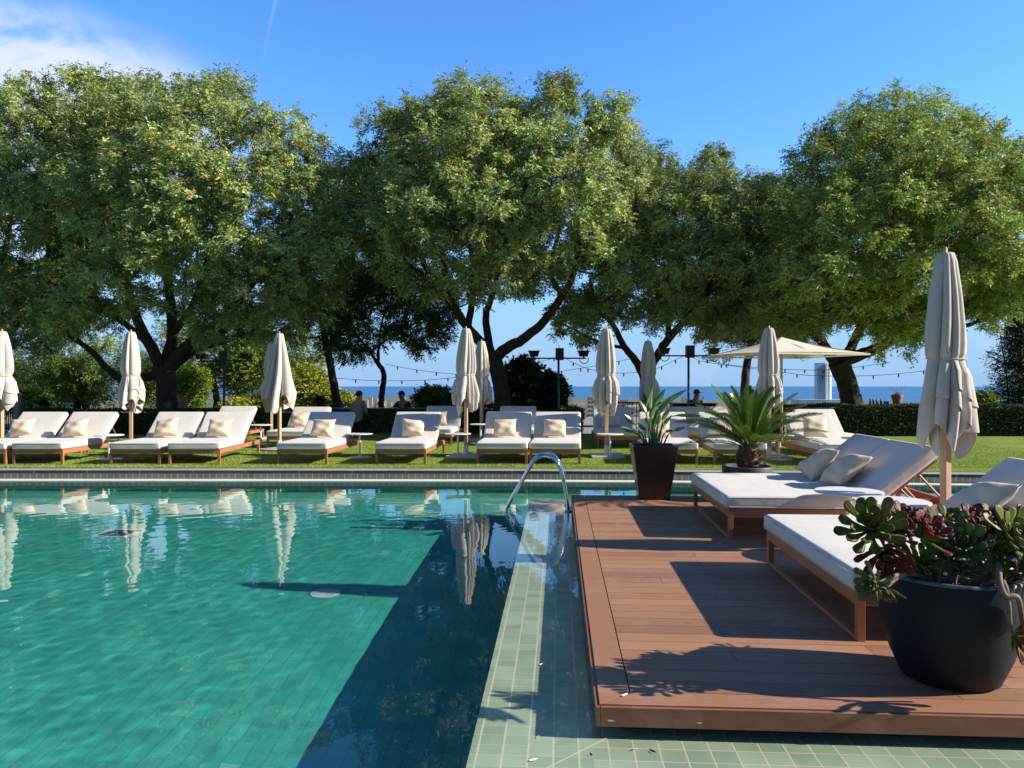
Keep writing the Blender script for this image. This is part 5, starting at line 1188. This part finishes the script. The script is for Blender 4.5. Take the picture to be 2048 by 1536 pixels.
# small things on and round the terrace
def dj_booth():
    d = 22.9; x0 = hx(1342, d); x1 = hx(1430, d); zt = EYE - (806 - 768) / F * d; root = empty('dark_booth', ((x0 + x1) / 2, d, -.58)); tag(root, 'low dark booth in front of the person in the black cap', 'booth')
    W = x1 - x0; h = zt + .58; MB().box((0, 0, h - .02), (W, .6, .04)).build('top', M['black'], root); MB().box((0, .03, (h - .04) / 2), (W - .06, .5, h - .042)).build('panel', M['darkwood'], root)
dj_booth()
def railing(px0, px1, yt, d, name, label, n=9, zb=-.58, cat='railing', mt=None):
    x0, x1 = hx(px0, d), hx(px1, d); z = EYE - (yt - 768) / F * d; root = empty(name, ((x0 + x1) / 2, d, zb)); tag(root, label, cat); h = z - zb; W = x1 - x0; mt = mt or M['black']
    MB().box((0, 0, h - .025), (W, .06, .05)).build('top_rail', mt, root); MB().box((0, 0, .12), (W, .03, .03)).build('bottom_rail', mt, root)
    for i in range(n): MB().box((-W / 2 + .02 + (W - .04) * i / (n - 1), 0, (h - .05) / 2), (.022, .022, h - .052)).build('bar', mt, root)
blue_m = mat('dark_blue_metal', (.012, .022, .06), .4)
railing(1228, 1344, 804, 26, 'terrace_railing', 'dark blue railing across the sea view left of the strelitzia', 14, mt=blue_m)
railing(-40, 52, 800, 21.2, 'bar_fence', 'black metal fence with upright bars at the far left edge', 22, zb=.02)
def post():
    d = 20.9; x = hx(34, d); z = EYE - (788 - 768) / F * d; root = empty('gate_post', (x, d, 0)); tag(root, 'blue-grey square gate post at the far left', 'post')
    MB().box((0, 0, z / 2), (.13, .13, z)).build('shaft', mat('post_grey', (.16, .21, .24), .6), root, bevel=.006); MB().box((0, 0, z + .012), (.16, .16, .024)).build('cap', M['slab'], root, bevel=.004)
post()
def bowl_on_pedestal(px, ytop, ybot, d, label, plant_label):
    x = hx(px, d); zt = EYE - (ytop - 768) / F * d; root = empty('bowl_pot', (x, d, .665 if d < 21.6 else zt - .42)); h = .17
    z0 = zt - .40; root.location = (x, d, z0); tag(root, label, 'pot', 'dark potted plants on ledges'); MB().lathe([(.07, 0), (.13, .02), (.17, .17), (.155, .17), (.14, .12), (0, .12)], n=24).build('pot', M['darkwood'], root, smooth=True)
    pl = empty('small_plant', (x, d, z0 + .12)); tag(pl, plant_label, 'plant', 'small plants in dark pots'); rs = np.random.RandomState(int(px)); mb = MB(); n = 260; dirs = unit(rs.normal(0, 1, (n, 3)) + [0, 0, .8]); dirs[:, 2] = abs(dirs[:, 2])
    V, Fq, Cc = quads_from(dirs * .03, dirs, unit(np.cross(dirs, rs.normal(0, 1, (n, 3)))), rs.uniform(.12, .27, n), np.full(n, .022), np.array([.02, .04, .015]) * rs.uniform(.5, 1.7, (n, 1))); mb.add(V, Fq, Cc); mb.build('foliage', M['leaf'], pl, attr=True)
    MB().box((x, d, (z0 - .58) / 2), (.30, .30, z0 + .58 - .004))
    pd = empty('pedestal', (x, d, -.58)); tag(pd, label.replace('pot', 'pedestal under the pot'), 'pedestal', 'pedestals'); MB().box((0, 0, (z0 + .58 - .003) / 2), (.20, .20, z0 + .58 - .003)).build('block', M['slab'], pd, bevel=.006)
bowl_on_pedestal(88, 793, 822, 23.0, 'dark bowl pot at the far left near the grey post', 'dark bushy plant in the bowl pot at the far left')
bowl_on_pedestal(641, 786, 818, 23.2, 'dark pot behind the bar counter left of the man in grey', 'dark spiky plant in the pot left of the man in grey')
bowl_on_pedestal(866, 796, 818, 23.3, 'dark pot between the man in black and the paired umbrellas', 'dark round plant beside the man in black')
def terracotta_pot(px, yt, d, r_, zb, label, plabel=None):
    x = hx(px, d); root = empty('terracotta_pot', (x, d, zb)); zt = EYE - (yt - 768) / F * d; h = zt - zb; tag(root, label, 'pot', 'terracotta pots')
    MB().lathe([(r_ * .62, 0), (r_ * .92, h * .78)], n=28, cap=True).build('body', M['terracotta'], root, smooth=False); MB().lathe([(r_ * .92, h * .74), (r_, h * .76), (r_, h), (r_ * .88, h), (r_ * .86, h * .8), (0, h * .8)], n=28).build('rim', M['terracotta'], root)
    if plabel:
        pl = empty('small_plant', (x, d, zt - .03)); tag(pl, plabel, 'plant'); rs = np.random.RandomState(3); mb = MB(); n = 70; dirs = unit(rs.normal(0, 1, (n, 3)) + [0, 0, .5]); dirs[:, 2] = abs(dirs[:, 2])
        V, Fq, Cc = quads_from(dirs * .02, dirs, unit(np.cross(dirs, rs.normal(0, 1, (n, 3)))), rs.uniform(.06, .14, n), np.full(n, .02), np.array([.12, .2, .05]) * rs.uniform(.6, 1.5, (n, 1))); mb.add(V, Fq, Cc)
        for k in range(5): mb.tube([(0, 0, 0), (-.05 * k + .1, 0, .16), (-.13 * k + .25, .02, .30 - .02 * k)], .003, 3, col=(.2, .2, .08))
        mb.build('foliage', M['leaf'], pl, attr=True)
WT = -.58
def ledge_wall():
    d = 21.6; x0, x1 = hx(1715, d), 12.5; z = EYE - (809.5 - 768) / F * d; root = empty('rear_counter', ((x0 + x1) / 2, d + .1, -.58)); tag(root, 'low wooden ledge behind the right-hand hedge carrying bottles and a pot', 'ledge')
    MB().box((0, 0, z + .58 - .02), (x1 - x0, .4, .04)).build('top', M['darkwood'], root); MB().box((0, 0, (z + .538) / 2), (x1 - x0 - .1, .3, z + .538)).build('front', M['darkwood'], root); return z
zl = ledge_wall()
terracotta_pot(1794, 789.5, 21.65, .155, zl + .001, 'terracotta pot on the ledge behind the right-hand hedge', 'sparse trailing plant in the terracotta pot behind the right-hand hedge')
bm1 = mat('brown_glass', (.07, .02, .012), .25); bm2 = mat('cap_grey', (.06, .07, .09), .4)
bl = ['darkest brown bottle, leftmost of the four behind the right-hand hedge', 'brown bottle second from the left of the four behind the hedge', 'lighter reddish bottle third from the left behind the hedge', 'brown bottle nearest the small box and terracotta pot']
for i, px in enumerate((1740.5, 1746.8, 1754, 1762)):
    x = hx(px, 21.6); root = empty('bottle', (x, 21.6, zl + .001)); tag(root, bl[i], 'bottle', 'brown bottles on the rear ledge')
    c = (.06, .016, .01) if i != 2 else (.14, .045, .02); MB().lathe([(0, 0), (.028, 0), (.03, .01), (.03, .12), (.02, .145), (.012, .155)], n=16).build('body', mat('brown_glass', c, .25), root, smooth=True); MB().lathe([(.014, .152), (.014, .17), (0, .172)], n=12).build('cap', bm2, root)
x = hx(1772.5, 21.6); root = empty('small_box', (x, 21.6, zl + .001)); tag(root, 'small dark grey box between the brown bottles and the terracotta pot', 'box'); MB().box((0, 0, .045), (.11, .1, .088)).build('body', bm2, root, bevel=.004); MB().box((0, 0, .095), (.115, .105, .01)).build('lid', M['darkwood'], root, bevel=.002)
terracotta_pot(366, 794, 22.6, .14, .40, 'terracotta pot at the right of the big left tree trunk')
root = empty('pedestal', (hx(366, 22.6), 22.6, -.58)); tag(root, 'stone pedestal under the terracotta pot beside the big left trunk', 'pedestal', 'pedestals'); MB().box((0, 0, .489), (.3, .3, .978)).build('block', M['slab'], root, bevel=.006)
def white_table(px, yt, d):
    x = hx(px, d); z = EYE - (yt - 768) / F * d; root = empty('high_table', (x, d, -.58)); tag(root, 'small white high table behind the left hedge', 'table'); h = z + .58
    MB().box((0, 0, h - .012), (.20, .20, .024)).build('table_top', M['white'], root); MB().box((0, 0, (h - .024) / 2), (.09, .09, h - .026)).build('column', M['slab'], root)
white_table(136, 806, 22.4)
root = empty('white_cube', (hx(181, 22.4), 22.4, -.58)); tag(root, 'white cube lantern behind the left hedge', 'lantern'); MB().rbox((0, 0, .62), (.165, .165, 1.24), .02, 3, 2).build('body', M['white'], root, smooth=True); MB().box((0, 0, 1.245), (.17, .17, .012)).build('lid', M['white'], root)
def cafe_set():
    d = 22.3; x = hx(1178, d); root = empty('cafe_table', (x, d, -.58)); tag(root, 'dark cafe table beyond the lawn left of the umbrella near the strelitzia', 'table')
    MB().box((0, 0, .74), (.55, .55, .03)).build('table_top', M['darkwood'], root)
    for sx in (-.24, .24):
        for sy in (-.24, .24): MB().box((sx, sy, .3625), (.04, .04, .72)).build('leg', M['darkwood'], root)
    for i, (dx, lab) in enumerate(((-.52, 'dark wooden chair left of the cafe table beyond the lawn'), (.52, 'dark wooden chair right of the cafe table beyond the lawn'))):
        c = empty('cafe_chair', (x + dx, d + .1, -.58)); tag(c, lab, 'chair', 'dark chairs at the cafe table'); MB().box((0, 0, .45), (.42, .42, .035)).build('seat', M['darkwood'], c, bevel=.004)
        for sx in (-.19, .19):
            for sy in (-.19, .19): MB().box((sx, sy, .216), (.032, .032, .43)).build('leg', M['darkwood'], c)
        MB().box((.19 if i else -.19, 0, .78), (.025, .42, .14)).build('backrest', M['darkwood'], c); 
        for sy in (-.19, .19): MB().box((.19 if i else -.19, sy, .665), (.026, .03, .395)).build('back_post', M['darkwood'], c)
cafe_set()

# ------------------------------------------------------------------ city, port, boats
wallm = mat('building_white', (.58, .55, .50), .8); wallb = mat('building_cream', (.50, .40, .30), .85); winm = mat('window_dark', (.05, .07, .10), .3); roofm = mat('roof_tile', (.38, .20, .13), .85); greym = mat('building_grey', (.34, .36, .38), .8)
def house(px, yt, d, wpx, zb, seed, name='building', mt=None, label='', group=None, floors=4, depth_=None, win=True, cat='building', roof=True):
    x, _, zt = Q(px, yt, d); w = wpx / F * d; dp = depth_ or w * .7; root = empty(name, (x, d, zb)); tag(root, label, cat, group); h = zt - zb
    MB().box((0, 0, h / 2), (w, dp, h)).build('wall', mt or wallm, root)
    if roof: MB().box((0, 0, h + .006 * d / 3), (w * 1.02, dp * 1.02, .004 * d)).build('roof', roofm if seed % 3 == 0 else (mt or wallm), root)
    if win:
        vis = min(h, 34 / F * d); fh = vis / floors; nx = max(2, int(wpx / 5))
        mb = MB()
        for f in range(floors):
            for i in range(nx): mb.box((-w / 2 + (i + .5) * w / nx, -dp / 2 - .02, h - (f + .5) * fh), (w / nx * .5, .06, fh * .45))
        mb.build('windows', winm, root)
rs_ = random.Random(12)
NB = [(1128, 815, 330, 22), (1146, 812, 420, 15), (1160, 814, 380, 22), (1181, 800, 260, 12), (1199, 803, 300, 22), (1228, 799, 250, 20), (1246, 806, 330, 24), (1262, 803, 280, 12), (1283, 818, 230, 60), (1247, 821, 190, 40)]
NL = ['white flat-roofed building at the foot of the middle light mast', 'cream low building just right of the middle light mast', 'pale building left of the umbrella near the strelitzia, lower of two', 'white cubic house with a dark window left of the umbrella near the strelitzia',
      'pale block directly behind the umbrella near the strelitzia', 'taller white house right of the umbrella near the strelitzia, under the blue railing', 'cream block below the blue railing', 'narrow white block at the right end below the blue railing', 'wide white building with balconies between two back-row loungers', 'low white terrace building behind the blue railing']
for i, (px, y, d, w) in enumerate(NB): house(px, y, d, w, -.6 - (d - 36) * .0907 - 3, i, 'house', wallb if i in (1, 6) else wallm, NL[i], 'houses on the slope below the terrace')
for i in range(80):
    px = rs_.uniform(650, 975) if i < 52 else rs_.uniform(1060, 1420); d = rs_.uniform(1900, 3500); y = 768 + (99.4 - rs_.uniform(14, 38)) / d * F
    house(px, y, d, rs_.uniform(3, 11), -98, i, 'city_block', [wallm, wallb, greym][i % 3], 'distant %s block on the sea plain, %s' % (('white', 'cream', 'grey')[i % 3], 'left of the central tree' if i < 52 else 'right of the central tree'), 'distant %s blocks %s of the central tree' % (('white', 'cream', 'grey')[i % 3], 'left' if i < 52 else 'right'), floors=3, win=False)
for i, (px, yt) in enumerate(((733, 800), (751, 806), (769, 805), (845, 808))):
    d = 3000; x, _, zt = Q(px, yt, d); root = empty('port_chimney', (x, d, -98)); tag(root, ['thin pale port tower left of the slender trunk', 'thin cream port mast just left of the slender trunk', 'thin cream port mast right of the slender trunk', 'thin pale port tower behind the man in black'][i], 'tower', 'thin towers of the port')
    MB().tube([(0, 0, 0), (0, 0, zt + 98)], [2.6, 1.8], 10).build('shaft', wallm, root); MB().box((0, 0, zt + 98), (7, 7, 3)).build('platform', wallm, root)
sail_m = mat('sail', (.85, .85, .84), .8); hull_m = mat('hull', (.6, .6, .6), .5)
boats = [(766, 789, 9), (830, 775.6, 3), (845, 797, 11), (867, 793, 5), (790, 786, 3), (801, 785.5, 4), (756, 779.5, 3), (900, 787, 7), (908, 790, 6), (884, 800, 6), (873, 781, 4), (915, 784, 5), (712, 781, 3)]
for i, (px, yb, h) in enumerate(boats):
    d = (EYE + 99.9) / (yb - 768) * F if yb - 768 > 4 else 24000; x = hx(px, d); z = -99.9; H_ = h / F * d
    root = empty('sailboat', (x, d, z), rs_.uniform(-.5, .5)); tag(root, {0: 'white sailing boat right beside the slender trunk', 2: 'largest white sail near the port, left of the man in black', 1: 'tiny sail on the horizon above the man in black', 12: 'tiny sail left of the slender trunk, above the man in grey'}.get(i, 'tiny white sail on the sea between slender trunk and man in black' if px < 871 else 'tiny white sail on the sea between man in black and paired umbrellas'), 'sailboat', None if i in (0, 1, 2, 12) else 'sails left of the man in black' if px < 871 else 'sails right of the man in black')
    MB().add([(-H_ * .3, 0, 0), (0, -H_ * .07, 0), (H_ * .32, 0, 0), (0, H_ * .07, 0), (-H_ * .3, -H_ * .05, H_ * .06), (0, -H_ * .1, H_ * .06), (H_ * .38, 0, H_ * .07), (0, H_ * .1, H_ * .06), (-H_ * .3, H_ * .05, H_ * .06)], [(0, 1, 5, 4), (1, 2, 6, 5), (2, 3, 7, 6), (3, 0, 8, 7), (0, 4, 8), (4, 5, 6, 7, 8)]).build('hull', hull_m, root)
    MB().add([(0, 0, H_ * .08), (-H_ * .28, H_ * .02, H_ * .12), (0, 0, H_), (.0, -H_ * .03, H_ * .5), (H_ * .04, 0, H_ * .1), (H_ * .3, H_ * .02, H_ * .1), (H_ * .04, 0, H_ * .88)], [(0, 1, 2, 3), (4, 5, 6)]).build('sail', sail_m, root)
def tower():
    d = 2900; root = empty('glass_tower', (hx(1649, d), d, -98)); tag(root, 'tall pale glass tower rising from the sea behind the leaning tree', 'tower'); zt = EYE + (768 - 726) / F * d + 98
    k = d / F; gl = mat('tower_glass', (.30, .45, .60), .18, spec=.8); gl2 = mat('tower_pale', (.66, .76, .82), .3); wm_ = mat('tower_white', (.8, .82, .84), .4)
    MB().box((-9.5 * k, 0, zt / 2), (16 * k, 14 * k, zt)).build('left_slab', gl, root)
    MB().box((0 * k, -8 * k, zt * .49), (3.2 * k, 4 * k, zt * .98)).build('edge_fin', wm_, root)
    th = np.linspace(-PI / 2, PI / 2, 12); pts = [(1.6 * k + 12 * k * math.cos(t) ** .8, 8 * k * math.sin(t)) for t in th] + [(1.6 * k, 8 * k), (1.6 * k, -8 * k)]; n = len(pts)
    V = [(a, b_, 0) for a, b_ in pts] + [(a, b_, zt * .93) for a, b_ in pts]; MB().add(V, [(i, (i + 1) % n, n + (i + 1) % n, n + i) for i in range(n)] + [tuple(range(n, 2 * n))]).build('curved_wing', gl2, root)
    mb = MB(); nfl = 24
    for i in range(nfl):
        z = zt * (.18 + .74 * i / nfl)
        if rs_.random() < .9: mb.box((-9.5 * k, -7.1 * k, z), (12 * k, .3 * k, .45 * k))
        mb.box((8 * k, -8.1 * k, z), (6 * k, .6 * k, .4 * k))
    mb.build('windows', winm, root); MB().box((-6 * k, -7.3 * k, zt * .80), (6 * k, .4 * k, 5 * k)).build('recess', mat('recess', (.2, .18, .24), .5), root)
tower()
house(1640, 799, 2850, 92, -98, 1, 'sea_front_complex', mat('complex_glass', (.35, .48, .55), .4), 'wide low glassy complex at the foot of the glass tower', None, floors=6, roof=False)
house(1668, 803.5, 2800, 40, -98, 1, 'sea_front_complex', greym, 'smaller grey terraced block right at the foot of the glass tower', None, floors=5, roof=False)
